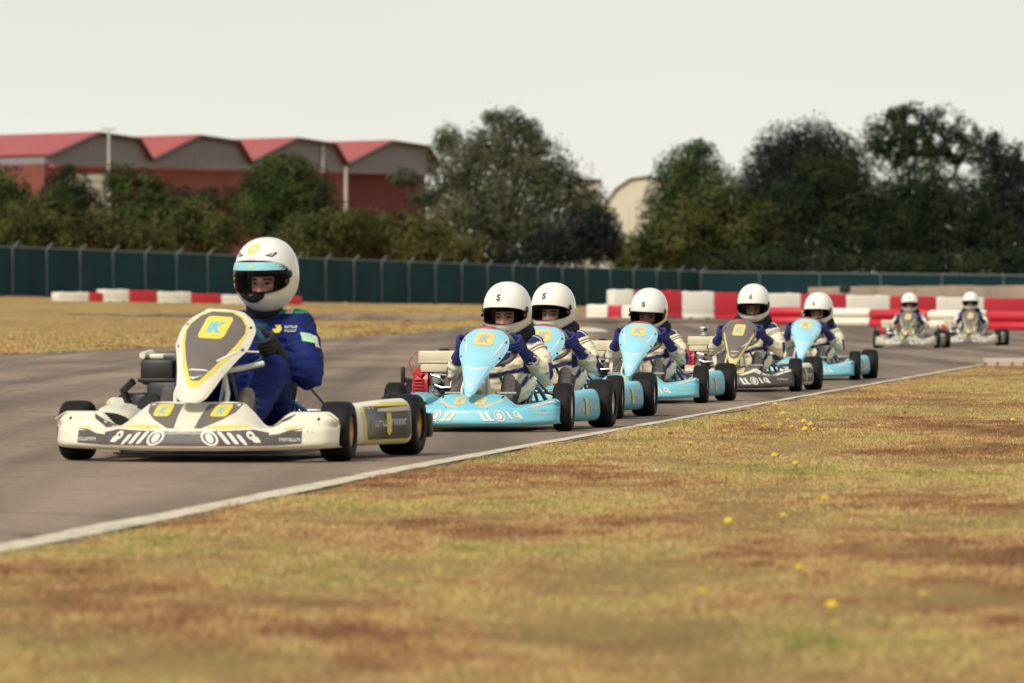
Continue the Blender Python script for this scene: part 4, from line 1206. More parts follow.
def line_mat():
    m = mat('worn_white_paint', (.66, .58, .43), .8, var=.08, vscale=12, bump=.4, bscale=150)
    nt = m.node_tree; b = nt.nodes['Principled BSDF']
    old = b.inputs['Base Color'].links[0].from_socket
    tc = nt.nodes.new('ShaderNodeTexCoord'); n = nt.nodes.new('ShaderNodeTexNoise'); n.inputs['Scale'].default_value = 9; n.inputs['Detail'].default_value = 9; n.inputs['Roughness'].default_value = .75
    nt.links.new(tc.outputs['Object'], n.inputs['Vector'])
    r = nt.nodes.new('ShaderNodeMapRange'); r.inputs[1].default_value = .50; r.inputs[2].default_value = .66; nt.links.new(n.outputs['Fac'], r.inputs[0])
    mx = nt.nodes.new('ShaderNodeMix'); mx.data_type = 'RGBA'; nt.links.new(r.outputs[0], mx.inputs[0]); nt.links.new(old, mx.inputs[6]); mx.inputs[7].default_value = (.22, .17, .125, 1)
    nt.links.new(mx.outputs[2], b.inputs['Base Color'])
    return m
dl = np.linspace(4, 69, 400)
e1 = line_x(dl) + wob(dl, 21, .02); e2 = line_x(dl) + .135 - .070 * sstep(14, 34, dl) + wob(dl, 31, .022)
sheet('edge_line', line_mat(), [[(a + (b - a) * t, d) for t in np.linspace(0, 1, 4)] for a, b, d in zip(e1, e2, dl)], .008)
# pale concrete kerb where the track turns away
kb = MB(); M_kerb = mat('kerb_concrete', (.50, .40, .30), .85, var=.12, dirt=(.3, .22, .15), dscale=5, damt=.5)
P = []
for px in np.linspace(984, 1100, 40):
    n = hit(px, 366.2 - .004 * (px - 984)); f = hit(px, 362.4 - .006 * (px - 984))
    P.append([(n[0], n[1], .0), (n[0], n[1], .045), (f[0], f[1], .05), (f[0], f[1], .0)])
kb.grid(np.array(P), 0); tag(kb.build('kerb', M_kerb, None), kind='structure')
M_whitepaint = mat('white_track_paint', (.66, .60, .50), .7, dirt=(.35, .28, .2), dscale=2, damt=.4)
P = []
q0, q1 = hit(566, 331.5), hit(606, 332)
rows = []
for t in np.linspace(0, 1, 12):
    px = 566 + 42 * t; hgt = 4.2 * math.sin(math.pi * min(1, .12 + t * .86)) ** .7
    a = hit(px, 332.5 - .6 * abs(t - .5)); b_ = hit(px, 332.5 - hgt - .3)
    rows.append([(a[0] + (b_[0] - a[0]) * u, a[1] + (b_[1] - a[1]) * u) for u in np.linspace(0, 1, 5)])
sheet('track_marking', M_whitepaint, rows, .012)

# ------------------------------------------------------------------ grass you could not count
def grass_mat(name='dry_grass_blades'):
    m = bpy.data.materials.new(name); m.use_nodes = True
    nt = m.node_tree; b = nt.nodes['Principled BSDF']; b.inputs['Roughness'].default_value = .8; b.inputs['Specular IOR Level'].default_value = .15
    tc = nt.nodes.new('ShaderNodeTexCoord'); g = nt.nodes.new('ShaderNodeNewGeometry')
    n = nt.nodes.new('ShaderNodeTexNoise'); n.inputs['Scale'].default_value = .62; n.inputs['Detail'].default_value = 7; n.inputs['Roughness'].default_value = .66
    mp = nt.nodes.new('ShaderNodeMapping'); mp.inputs['Scale'].default_value = (1, .40, 1)
    nt.links.new(tc.outputs['Object'], mp.inputs[0]); nt.links.new(mp.outputs[0], n.inputs['Vector'])
    a = nt.nodes.new('ShaderNodeMath'); a.operation = 'MULTIPLY_ADD'; a.inputs[1].default_value = .20; nt.links.new(g.outputs['Random Per Island'], a.inputs[0])
    s_ = nt.nodes.new('ShaderNodeMath'); s_.operation = 'SUBTRACT'; n5 = nt.nodes.new('ShaderNodeTexNoise'); n5.inputs['Scale'].default_value = 5.5; n5.inputs['Detail'].default_value = 5; nt.links.new(mp.outputs[0], n5.inputs['Vector'])
    def ma(src, k, add):
        q = nt.nodes.new('ShaderNodeMath'); q.operation = 'MULTIPLY_ADD'; q.inputs[1].default_value = k
        nt.links.new(src, q.inputs[0])
        if hasattr(add, 'is_output'): nt.links.new(add, q.inputs[2])
        else: q.inputs[2].default_value = add
        return q.outputs[0]
    v1 = ma(n.outputs['Fac'], 1.75, -.875 + .49 - .10); v2 = ma(n5.outputs['Fac'], .62, -.31); 
    sm_ = nt.nodes.new('ShaderNodeMath'); nt.links.new(v1, sm_.inputs[0]); nt.links.new(v2, sm_.inputs[1]); nt.links.new(sm_.outputs[0], a.inputs[2])
    r = nt.nodes.new('ShaderNodeValToRGB'); e = r.color_ramp.elements
    stops = [(.24, (.22, .112, .062)), (.33, (.33, .165, .085)), (.41, (.45, .270, .125)), (.49, (.56, .385, .165)), (.57, (.59, .45, .190)), (.65, (.45, .385, .130)), (.76, (.24, .26, .075))]
    while len(e) < len(stops): e.new(.5)
    for q, (p, c) in zip(e, stops): q.position = p; q.color = (*c, 1)
    nt.links.new(a.outputs[0], r.inputs[0]); nt.links.new(r.outputs[0], b.inputs['Base Color'])
    return m
M_grass = grass_mat()

def blades(name, X, D, h, w, lean, z=None):
    n = len(X)
    az = RNG.uniform(0, 2 * np.pi, n); la = RNG.uniform(0, 2 * np.pi, n); ln = h * lean
    Z = ground_z(X, D) if z is None else z
    V = np.zeros((n, 4, 3))
    wx, wy = np.cos(az) * w / 2, np.sin(az) * w / 2
    V[:, 0] = np.stack([X - wx, D - wy, Z - .003], 1); V[:, 1] = np.stack([X + wx, D + wy, Z - .003], 1)
    V[:, 2] = np.stack([X + np.cos(la) * ln * .45 + wx * .7, D + np.sin(la) * ln * .45 + wy * .7, Z + h * .65], 1)
    V[:, 3] = np.stack([X + np.cos(la) * ln, D + np.sin(la) * ln, Z + h], 1)
    Fi = np.arange(n)[:, None] * 4
    tri = np.concatenate([Fi + np.array([[0, 1, 2]]), Fi + np.array([[0, 2, 3]])], 1).reshape(-1, 3)
    me = bpy.data.meshes.new(name); me.vertices.add(n * 4); me.vertices.foreach_set('co', V.ravel())
    me.loops.add(len(tri) * 3); me.loops.foreach_set('vertex_index', tri.ravel().astype(np.int32))
    me.polygons.add(len(tri)); me.polygons.foreach_set('loop_start', np.arange(0, len(tri) * 3, 3, dtype=np.int32))
    me.update(calc_edges=True); me.materials.append(M_grass)
    o = link(name, me); tag(o, kind='stuff'); return o
XS, DS, HS, WS, LS = [], [], [], [], []
for d0, d1, n in ((8.5, 12, 170000), (12, 17, 200000), (17, 24, 190000), (24, 34, 140000), (34, 50, 80000), (50, 72, 35000)):
    d = RNG.uniform(d0, d1, n)
    x0 = line_x(d) + .145 - .055 * sstep(14, 34, d); x1 = .0905 * d + .8
    x = x0 - .05 + (x1 - x0) * RNG.uniform(0, 1, n)
    near_edge = RNG.uniform(0, 1, n) < .07
    x = np.where(near_edge, x0 + RNG.exponential(.08, n) - .05, x)
    x = np.where(x < x0 - .03 + .10 * RNG.uniform(0, 1, n) ** 2 + wob(np.round(d, 1), 41, .10), x0 - 9, x)
    ok = (x < x1) & (x > x0 - 1)
    d, x = d[ok], x[ok]
    cl = np.array([mnoise.noise(Vector((a * 1.9, b * .8, 1.0))) + .5 * mnoise.noise(Vector((a * 6, b * 3, 4.0))) for a, b in zip(x, d)])
    keep = RNG.uniform(0, 1, len(x)) < (.80 + .9 * cl)
    d, x, cl = d[keep], x[keep], cl[keep]
    h = RNG.uniform(.004, .012, len(x)) * (1 + .9 * np.clip(cl, -.6, .9)) 
    tall = RNG.uniform(0, 1, len(x)) > .9965
    h = h * np.where(tall, RNG.uniform(1.6, 3.6, len(x)), 1); LS.append(np.where(tall, RNG.uniform(.05, .35, len(x)), RNG.uniform(.2, 1.25, len(x))))
    XS.append(x); DS.append(d); HS.append(h); WS.append(RNG.uniform(.0012, .0025, len(x)) * np.maximum(1, d / 14) ** .8)
blades('grass', np.concatenate(XS), np.concatenate(DS), np.concatenate(HS), np.concatenate(WS), np.concatenate(LS))
# coarser grass on the infield and along its edge
n = 110000
d = 68 + 165 * RNG.uniform(0, 1, n) ** 1.6; x1 = left_x(np.minimum(d, 189)) + .05; x = x1 - RNG.exponential(2.2, n) ** 1.25
blades('infield_grass', x, d, RNG.uniform(.012, .045, n), RNG.uniform(.010, .022, n), RNG.uniform(.4, 2.0, n))

# ------------------------------------------------------------------ wild flowers in the verge
M_petal = mat('yellow_petals', (.78, .58, .03), .6, var=.15, vscale=60)
M_wpetal = mat('white_petals', (.72, .68, .58), .6)
M_stem = mat('flower_stem', (.12, .13, .04), .7)
def flower(head_mat, name):
    mb = MB(); mb.tube([(0, 0, -.004), (.003, .002, .025), (.001, 0, .046)], .0012, 6, 1)
    nP = 9
    for ring, (rad, z, w) in enumerate(((.014, .049, .009), (.009, .052, .007))):
        for i in range(nP):
            a = 2 * math.pi * i / nP + ring * .3; c, s_ = math.cos(a), math.sin(a); px_, py_ = -s_, c
            pts = []
            for (r_, ww, zz) in ((.001, .3, 0), (rad * .55, 1, .0015), (rad, .5, .001 if ring else -.001)):
                pts.append([(c * r_ + px_ * w / 2 * ww * t, s_ * r_ + py_ * w / 2 * ww * t, z + zz) for t in (-1, 0, 1)])
            mb.grid(np.array(pts), 0)
    mb.ellipsoid((0, 0, .052), (.0045, .0045, .003), 8, 5, 0)
    return mb.mesh(name, [head_mat, M_stem], 0)
fy = flower(M_petal, 'yellow_wildflower'); fw = flower(M_wpetal, 'white_wildflower')
FL = [(554, 486), (589, 455), (700, 461.5), (724, 476), (738, 473), (765, 482), (731, 520), (782, 514), (798, 461), (850, 488), (861, 497), (826, 499), (803, 563), (803, 574), (696, 590), (962, 554), (928, 597), (830, 624), (834, 600), (1002, 530), (982, 454), (775, 455),
      (775, 404), (756, 412), (774, 416), (790, 419), (781, 424), (778, 428), (799, 421), (806, 420), (823, 419), (817, 427), (823, 428), (750, 413.5), (745, 418), (743, 411), (900, 437), (938, 442), (1015, 417), (862, 433), (698, 423), (812, 424), (801, 416), (786, 412), (768, 423), (795, 426), (808, 428), (830, 414), (760, 427), (744, 424), (815, 416), (722, 431), (850, 421), (880, 424), (905, 413), (921, 428), (950, 418), (672, 433), (690, 441), (640, 447)]
for i, (px, py) in enumerate(FL):
    X, d = hit(px, py + .046 * (py - HY) / EYE)
    o = link('yellow_wildflower', fy); o.location = (X, d, 0); o.rotation_euler = (R(random.uniform(-25, 35)), R(random.uniform(-25, 25)), random.uniform(0, 6)); o.scale = (random.uniform(.75, 1.05),) * 3
    tag(o, 'small yellow wildflower standing in the dry grass verge', 'flower', 'yellow wildflowers in the verge')
for i, (px, py) in enumerate([(717, 424), (842, 428), (658, 466), (731, 423)]):
    X, d = hit(px, py + .046 * (py - HY) / EYE)
    o = link('white_wildflower', fw); o.location = (X, d, 0); o.rotation_euler = (R(random.uniform(0, 40)), 0, random.uniform(0, 6)); o.scale = (random.uniform(.5, .7),) * 3
    tag(o, 'small white wildflower low in the dry grass verge', 'flower', 'white wildflowers in the verge')

# ------------------------------------------------------------------ barriers
M_bwhite = mat('white_barrier_plastic', (.80, .75, .64), .5, var=.05, vscale=1.5, dirt=(.50, .43, .32), dscale=2.2, damt=.35)
M_bred = mat('red_barrier_plastic', (.52, .020, .036), .5, var=.08, vscale=1.5, dirt=(.34, .07, .07), dscale=2.2, damt=.3)
M_bdark = mat('barrier_slot', (.05, .04, .04), .7)
def on_line(px, A, B):
    """the point of the ground line A-B that lies in that direction"""
    r = (px - CX) / F
    t = (r * A[1] - A[0]) / ((B[0] - A[0]) - r * (B[1] - A[1]))
    return A[0] + (B[0] - A[0]) * t, A[1] + (B[1] - A[1]) * t
WALL = (hit(609.5, 317.6), hit(1042, 326.6)); TUBES = (hit(754, 324.3), hit(1050, 331.6)); LOWB = (hit(588, 318), hit(648, 319)); INF = (hit(54.6, 301), hit(299, 304.8))
def block(px0, px1, y0, y1, color, label, group, depth=.5, tube=False, cat='barrier', on=None):
    (xa, da), (xb, db) = (hit(px0, y1), hit(px1, y1)) if on is None else (on_line(px0, *on), on_line(px1, *on))
    a = Vector((xa, da, 0)); b = Vector((xb, db, 0)); mid = (a + b) / 2
    wdt = (b - a).length; s = F / mid.y; h = (y1 - y0) / s
    o = MB()
    if tube:
        n = 2; r = h / 2 * .98
        for i in range(n):
            zc = h * (i + .5) / n; rr = h / n / 2
            prof = [(-wdt / 2 + .01, .001), (-wdt / 2 + .01, rr * .82), (-wdt / 2 + .05, rr * 1.04), (wdt / 2 - .05, rr * 1.04), (wdt / 2 - .01, rr * .82), (wdt / 2 - .01, .001)]
            o.lathe(prof, origin=(0, 0, zc), n=24)
        o.rbox((0, .02, h / 2), (wdt - .06, rr * 1.1, h * .8), .02)
    else:
        o.rbox((0, 0, h * .54), (wdt - .012, depth, h * .92), .035, 0, 3)
        o.rbox((0, 0, h * .09), (wdt - .03, depth + .06, h * .18), .03, 0, 2)
        for k in (-1, 1):
            o.rbox((k * wdt * .27, 0, h * .05), (wdt * .16, depth + .07, h * .055), .004, 1)
            o.rbox((k * wdt * .30, 0, h * 1.003), (wdt * .10, depth * .3, .02), .006, 0)
        o.rbox((0, 0, h * .40), (wdt - .004, depth + .012, h * .03), .004, 0)
    ob = o.build('barrier_block', [M_bwhite if color == 'w' else M_bred, M_bdark], None, sharp=35)
    ob.location = (mid.x, mid.y, gz(mid.x, mid.y) - .01)
    ob.rotation_euler = (0, 0, math.atan2(b.y - a.y, b.x - a.x))
    tag(ob, label, cat, group)
G1 = 'red and white barrier row on the infield'
infield = [(54.6, 85.8, 291.8, 301, 'w', 'low white barrier block at the free end of the infield row, far from the karts'), (85.8, 99.8, 292, 301.4, 'r', 'short red block, smallest of the infield barrier row'),
           (99.8, 126, 290, 302.6, 'w', 'tallest white block of the infield row, beside the short red block'), (126, 154, 291, 303, 'r', 'long red block between two white ones in the infield row, by the tallest white block'),
           (154, 188, 292, 303.2, 'w', 'long white block between the two long red blocks of the infield row'), (188, 218, 294, 303.8, 'r', 'red infield barrier block seen just above the leading nose panel'),
           (218, 262, 295, 304.2, 'w', 'white infield barrier block partly hidden behind the leading driver'), (262, 299, 296.5, 304.8, 'r', 'red infield barrier block peeping out behind the leading driver')]
for b in infield: block(*b, G1, on=INF)
G2 = 'tall red and white barrier wall'
tall = [(609.5, 631, 'w', 'tall white barrier block at the open end of the wall, above the low blocks'), (631, 679, 'r', 'tall red barrier block behind the helmet of the third blue kart driver'), (679, 711.5, 'w', 'tall white barrier block between two tall red ones, right of the third blue kart helmet'),
        (711.5, 752, 'r', 'tall red barrier block beside the helmet of the grey kart driver'), (752, 798, 'w', 'tall white barrier block right behind the grey kart driver'), (798, 843, 'r', 'tall red barrier block behind the helmet of the hindmost blue kart driver'),
        (843, 887, 'w', 'tall white barrier block right of the hindmost blue kart driver'), (887, 933, 'r', 'tall red barrier block behind the seventh driver helmet'), (933, 981, 'w', 'tall white barrier block behind the last driver helmet'), (981, 1042, 'r', 'tall red barrier block beyond the last kart at the right end of the wall'), (1042, 1100, 'w', 'tall white barrier block past the end of the picture')]
for (p0, p1, c, l) in tall[:-1]:
    m_ = (p0 + p1) / 2
    block(p0, p1, float(np.interp(m_, [612, 720, 800, 900, 1024], [289, 291, 292.3, 295, 298])), float(np.interp(m_, [612, 735, 860, 1024], [317.5, 319, 321.5, 326])), c, l, G2, .4, on=WALL)
G3 = 'low two-tier barrier tubes'
low = [(754, 804, 'r', 'red two-tier barrier tube between the grey kart driver and the hindmost blue kart driver'), (804, 871, 'w', 'white two-tier barrier tube behind the hindmost blue kart'), (871, 929, 'r', 'red two-tier barrier tube behind the seventh kart'), (929, 987, 'w', 'white two-tier barrier tube between the last two karts'), (987, 1050, 'r', 'red two-tier barrier tube at the edge of view beside the last kart')]
for (p0, p1, c, l) in low:
    m_ = (p0 + p1) / 2
    block(p0, p1, float(np.interp(m_, [770, 900, 1024], [306.5, 309.3, 311])), float(np.interp(m_, [770, 900, 1024], [324.5, 328.3, 331])), c, l, G3, tube=True, on=TUBES)
G4 = 'low barrier blocks at the end of the tall wall'
for b in [(588, 610, 304.5, 318, 'w', 'low white barrier block standing alone before the tall wall starts'), (610, 623, 305.5, 318.8, 'r', 'low red barrier block at the foot of the tall white end block'), (623, 648, 306, 319.4, 'w', 'low white barrier block half hidden by the third blue kart driver')]:
    block(*b, G4, .3, on=LOWB)

# low block wall and the dark bin on it, behind the barriers
M_conc = mat('weathered_concrete', (.34, .26, .19), .9, var=.15, vscale=.8, dirt=(.18, .14, .10), dscale=.6, damt=.7)
wl = MB()
pA, pB = PT(812, 284.5, 196), PT(1060, 288.5, 176)
vec = (pB - pA); ang = math.atan2(vec.y, vec.x); mid = (pA + pB) / 2; zt_ = (pA.z + pB.z) / 2; L = math.hypot(vec.x, vec.y)
gb = gz(mid.x, mid.y) - .1
nseg = 9
for i in range(nseg):
    wl.rbox((-L / 2 + L * (i + .5) / nseg, 0, (zt_ - gb) / 2 + .012 * (i % 3)), (L / nseg - .02, .3, zt_ - gb), .02)
wo = wl.build('retaining_wall', M_conc, None); wo.location = (mid.x, mid.y, gb); wo.rotation_euler = (0, 0, ang)
tag(wo, 'low weathered concrete wall behind the tall red and white barriers', 'wall')
bn = MB(); q = PT(845, 289, 189)
bn.rbox((0, 0, .15), (.36, .3, .26), .03); bn.rbox((0, 0, .29), (.40, .34, .04), .015); bn.rbox((0, 0, -.85), (.06, .06, 1.9), .01)
bo = bn.build('marshal_box', M_trim, None); bo.location = (q.x, q.y, q.z - .15); tag(bo, 'small dark box on a post in front of the concrete wall', 'box')

# ------------------------------------------------------------------ fences with dark windbreak cloth
M_screen = mat('windbreak_cloth', (.020, .056, .068), .9, var=.3, vscale=.35, bump=.3, bscale=4, dirt=(.012, .040, .046), dscale=.8, damt=.6, spec=.1)
M_post = mat('galvanised_post', (.14, .17, .17), .6, metal=.2)
def fence(pts, top, label, spacing, crank=True, brace=None, gap=.05, cloth=None):
    """pts: two ground points; top: height of the cloth above ground at each end"""
    (xa, da), (xb, db) = pts
    Lf = math.hypot(xb - xa, db - da); n = max(2, int(round(Lf / spacing)))
    base = Vector((xa, da, gz(xa, da)))
    root = empty('mesh_fence', base); tag(root, label, 'fence')
    G = []; ux, uy = (xb - xa) / Lf, (db - da) / Lf
    rows = n * 4 + 1
    scr = MB(); P1 = []
    for i in range(rows):
        t = i / (rows - 1); x, y = xa + (xb - xa) * t, da + (db - da) * t; z = gz(x, y); h = top[0] + (top[1] - top[0]) * t
        bul = .04 * math.sin(i * math.pi / 4) ** 2
        P1.append([(x - base.x + uy * (bul * math.sin(math.pi * v)), y - base.y - ux * (bul * math.sin(math.pi * v)), z - base.z + gap + (h - gap) * v) for v in (0, .25, .5, .75, 1)])
    P1 = np.array(P1); scr.shell(P1, .02, 0); scr.build('windbreak_screen', cloth or M_screen, root, sharp=0)
    rail = MB(); rail.tube([tuple(P1[i, -1] + np.array([0, 0, .02])) for i in range(0, rows, 4)], .028, 8); rail.build('top_rail', M_post, root)
    for i in range(n + 1):
        t = i / n; x, y = xa + (xb - xa) * t, da + (db - da) * t; z = gz(x, y); h = top[0] + (top[1] - top[0]) * t
        p = MB(); qx, qy = x - base.x + uy * .06, y - base.y - ux * .06; zb_ = z - base.z
        pts_ = [(qx, qy, zb_ - .1), (qx, qy, zb_ + h * .99)]
        if crank: pts_ += [(qx + uy * .10 + ux * .08, qy - ux * .10 + uy * .08, zb_ + h + .10), (qx + uy * .22 + ux * .14, qy - ux * .22 + uy * .14, zb_ + h + .24)]
        p.tube(pts_, .030, 8); p.build('post', M_post, root)
    if brace:
        for (b0, b1) in brace:
            p = MB(); p.tube([tuple(Vector(b0) - base), tuple(Vector(b1) - base)], .04, 8); p.build('brace', M_post, root)
    return root
cornerX, cornerD = 9.42, 285.0
cz = gz(cornerX, cornerD)
def fl(d): return (-20.5 + .516 * (d - 227), d)
fence((fl(205), (cornerX, cornerD)), (2.03, 1.86), 'dark green cloth covered mesh fence running from behind the infield barriers to the corner', 2.6,
      brace=[((cornerX - .3, cornerD - .3, cz + 2.0), (cornerX - 1.5, cornerD - 2.6, cz + .1))])
fence(((cornerX, cornerD), (33, 276)), (1.84, 1.92), 'dark green cloth covered fence behind the concrete wall, under the tall dark trees', 3.0, crank=False, cloth=mat('shaded_windbreak_cloth', (.008, .028, .034), .9, var=.3, vscale=.35, bump=.3, bscale=4, spec=.1))  # cloth with shade put in its colour, offsetting the light this run catches

# ------------------------------------------------------------------ trees
def leaf_mat(name, c1, c2, c3, trans=.25):
    m = bpy.data.materials.new(name); m.use_nodes = True
    nt = m.node_tree; b = nt.nodes['Principled BSDF']; b.inputs['Roughness'].default_value = .8; b.inputs['Specular IOR Level'].default_value = .08
    g = nt.nodes.new('ShaderNodeNewGeometry'); tc = nt.nodes.new('ShaderNodeTexCoord'); n = nt.nodes.new('ShaderNodeTexNoise'); n.inputs['Scale'].default_value = .7; n.inputs['Detail'].default_value = 3
    nt.links.new(tc.outputs['Object'], n.inputs['Vector'])
    a = nt.nodes.new('ShaderNodeMath'); a.operation = 'MULTIPLY_ADD'; a.inputs[1].default_value = .30; nt.links.new(g.outputs['Random Per Island'], a.inputs[0])
    s_ = nt.nodes.new('ShaderNodeMath'); s_.operation = 'MULTIPLY_ADD'; s_.inputs[1].default_value = 1.9; s_.inputs[2].default_value = -.60; nt.links.new(n.outputs['Fac'], s_.inputs[0]); nt.links.new(s_.outputs[0], a.inputs[2])
    r = nt.nodes.new('ShaderNodeValToRGB'); e = r.color_ramp.elements; e.new(.5)
    for q, (p, c) in zip(e, [(.12, c1), (.5, c2), (.92, c3)]): q.position = p; q.color = (*c, 1)
    nt.links.new(a.outputs[0], r.inputs[0]); nt.links.new(r.outputs[0], b.inputs['Base Color'])
    return m
ML = {
 'olive': leaf_mat('olive_leaves', (.020, .028, .009), (.048, .058, .017), (.105, .110, .036)),
 'brown': leaf_mat('brownish_leaves', (.028, .032, .011), (.062, .064, .020), (.120, .112, .038)),
 'green': leaf_mat('green_leaves', (.014, .027, .009), (.036, .058, .016), (.082, .106, .030)),
 'dark': leaf_mat('dark_leaves', (.008, .016, .009), (.018, .029, .013), (.042, .054, .022)),
 'blackish': leaf_mat('blackish_leaves', (.008, .011, .011), (.016, .020, .018), (.034, .037, .030)),
 'silver': leaf_mat('silver_leaves', (.034, .040, .022), (.070, .078, .042), (.135, .140, .080)),
}
M_bark = mat('bark', (.07, .055, .042), .9, var=.3, vscale=3, bump=.8, bscale=12)

def tree(label, kind, d, blobs, leaf=.22, dens=1.0, gap=-.25, spike=0.0, name='tree', cat='tree', trunk=True, group='trees and bushes behind the fence', trunk_px=None, gscale=1.1):
    """blobs: (px, py, rx px, ry px) clumps of the crown, turned into real sizes at its own distance"""
    s = F / d
    bl = [(PT(px, py, d), rx / s, ry / s) for (px, py, rx, ry) in blobs]
    tx = np.mean([b[0].x for b in bl]) if trunk_px is None else (trunk_px - CX) / s
    base = Vector((tx, d, gz(tx, d) - .1))
    root = empty(name, base); tag(root, label, cat, group)
    sd = Vector((RNG.uniform(0, 50), RNG.uniform(0, 50), RNG.uniform(0, 50)))
    pos = []; wts = np.array([b[1] * b[2] for b in bl]); tot = wts.sum()
    leaf *= .78
    N = int(dens * tot / (leaf * leaf) * 32)
    N = min(N, 52000)
    pts = []; nrm = []
    for (c, rx, rz), w in zip(bl, wts):
        k = int(N * w / tot)
        u = RNG.normal(size=(k, 3)); u /= np.linalg.norm(u, axis=1, keepdims=True)
        rr = RNG.uniform(0, 1, k) ** (1 / 2.6)
        ry = (rx + rz) / 2 * .9
        for i in range(k):
            q = Vector((u[i, 0] * rx, u[i, 1] * ry, u[i, 2] * rz))
            fac = 1 + .20 * mnoise.noise(Vector(u[i]) * 2.2 + sd + c) + spike * max(0, mnoise.noise(Vector((u[i, 0] * 7, u[i, 1] * 7, 0)) + sd)) * max(0, u[i, 2])
            p = c + q * (rr[i] * fac)
            if mnoise.noise((p - base) * gscale + sd) + .45 * mnoise.noise((p - base) * gscale * 2.3 + sd) < gap: continue
            if p.z < base.z + .25: continue
            pts.append(p - base); nrm.append(u[i])
    n = len(pts)
    Pn = np.array([tuple(p) for p in pts]); Nn = np.array(nrm) * 1.15 + RNG.normal(size=(n, 3)) * .50 + np.array([0, 0, .30])
    Nn /= np.linalg.norm(Nn, axis=1, keepdims=True)
    T = np.cross(Nn, RNG.normal(size=(n, 3))); T /= np.maximum(np.linalg.norm(T, axis=1, keepdims=True), 1e-6); B = np.cross(Nn, T)
    sz = leaf * RNG.uniform(.55, 1.25, (n, 1))
    V = np.stack([Pn - T * sz * .62, Pn + B * sz * .36 + Nn * sz * .08, Pn + T * sz * .62, Pn - B * sz * .36 - Nn * sz * .06], 1).reshape(-1, 3)
    me = bpy.data.meshes.new('crown'); me.vertices.add(n * 4); me.vertices.foreach_set('co', V.ravel())
    me.loops.add(n * 4); me.loops.foreach_set('vertex_index', np.arange(n * 4, dtype=np.int32))
    me.polygons.add(n); me.polygons.foreach_set('loop_start', np.arange(0, n * 4, 4, dtype=np.int32)); me.update(calc_edges=True)
    me.materials.append(ML[kind]); link('crown', me, root)
    if trunk:
        tb = MB(); low = min(bl, key=lambda b: b[0].z); topz = max(b[0].z for b in bl) - base.z
        hgt = max(b[0].z + b[2] for b in bl) - base.z; r0 = max(.07, hgt * .024)
        fork = Vector((.1, 0, max(.5, min(hgt * .35, (low[0].z - base.z)))))
        tb.tube([(0, 0, -.2), (.05, 0, fork.z * .5), tuple(fork)], [r0 * 1.3, r0, r0 * .85], 10)
        for (c, rx, rz) in bl:
            e = c - base; m_ = fork.lerp(e, .5) + Vector((0, 0, .15 * (e - fork).length * .3))
            tb.tube([tuple(fork * .92), tuple(m_), tuple(e)], [r0 * .5, r0 * .3, r0 * .12], 8)
            for k in range(4):
                a = RNG.uniform(0, 6.28); v = Vector((math.cos(a) * rx, math.sin(a) * rx * .8, RNG.uniform(-.1, .9) * rz)) * .8
                st = m_.lerp(e, RNG.uniform(.3, 1)); tb.tube([tuple(st), tuple(st.lerp(e + v, .5) + Vector((0, 0, .1))), tuple(e + v)], [r0 * .22, r0 * .14, r0 * .05], 6)
        tb.build('trunk', M_bark, root, sharp=0)
    return root
BUSH = dict(name='bush', cat='bush', trunk=True)
# left: hedge of bushes between fence and warehouse
tree('pale green bush at the far left edge, in front of the red warehouse roof', 'green', 318, [(6, 190, 26, 26), (-14, 205, 30, 40), (14, 215, 28, 30)], **BUSH)
tree('round dark bush in front of the cream warehouse door', 'dark', 322, [(68, 188, 27, 20), (60, 205, 26, 24), (84, 204, 24, 20), (68, 172, 8, 10)], gap=-.4, **BUSH)
tree('broad olive bush low by the fence, leftmost of the front row', 'olive', 300, [(40, 222, 50, 34), (10, 240, 40, 30), (75, 240, 40, 34), (50, 204, 26, 16)], **BUSH)
tree('spiky light green bush beside the lamp post', 'green', 320, [(135, 192, 36, 26), (118, 178, 16, 16), (160, 205, 26, 24), (140, 215, 40, 28)], spike=.5, **BUSH)
tree('brownish bush by the fence below the lamp post', 'brown', 302, [(120, 238, 40, 26), (100, 225, 24, 22), (140, 250, 40, 24)], **BUSH)
tree('olive bush between the spiky green bush and the big round dark green tree', 'olive', 304, [(190, 222, 40, 28), (215, 232, 40, 32), (170, 240, 36, 26), (205, 204, 20, 12)], **BUSH)
tree('dark bush peeping up behind the olive bush under the second red gable', 'dark', 324, [(185, 205, 30, 18), (160, 222, 30, 24), (215, 200, 26, 16)], **BUSH)
tree('big round dark green tree in front of the third warehouse gable', 'green', 312, [(285, 190, 50, 36), (262, 205, 34, 34), (312, 205, 32, 32), (285, 168, 28, 16), (290, 225, 46, 30)], gap=-.42, leaf=.2)
tree('low olive bush under the big round tree, just behind the leading helmet', 'olive', 300, [(320, 236, 42, 28), (345, 222, 36, 18), (300, 250, 40, 24)], **BUSH)
tree('brownish bush in front of the white downpipe of the warehouse', 'brown', 303, [(380, 236, 40, 28), (352, 245, 36, 24), (405, 232, 28, 26), (372, 222, 22, 12)], **BUSH)
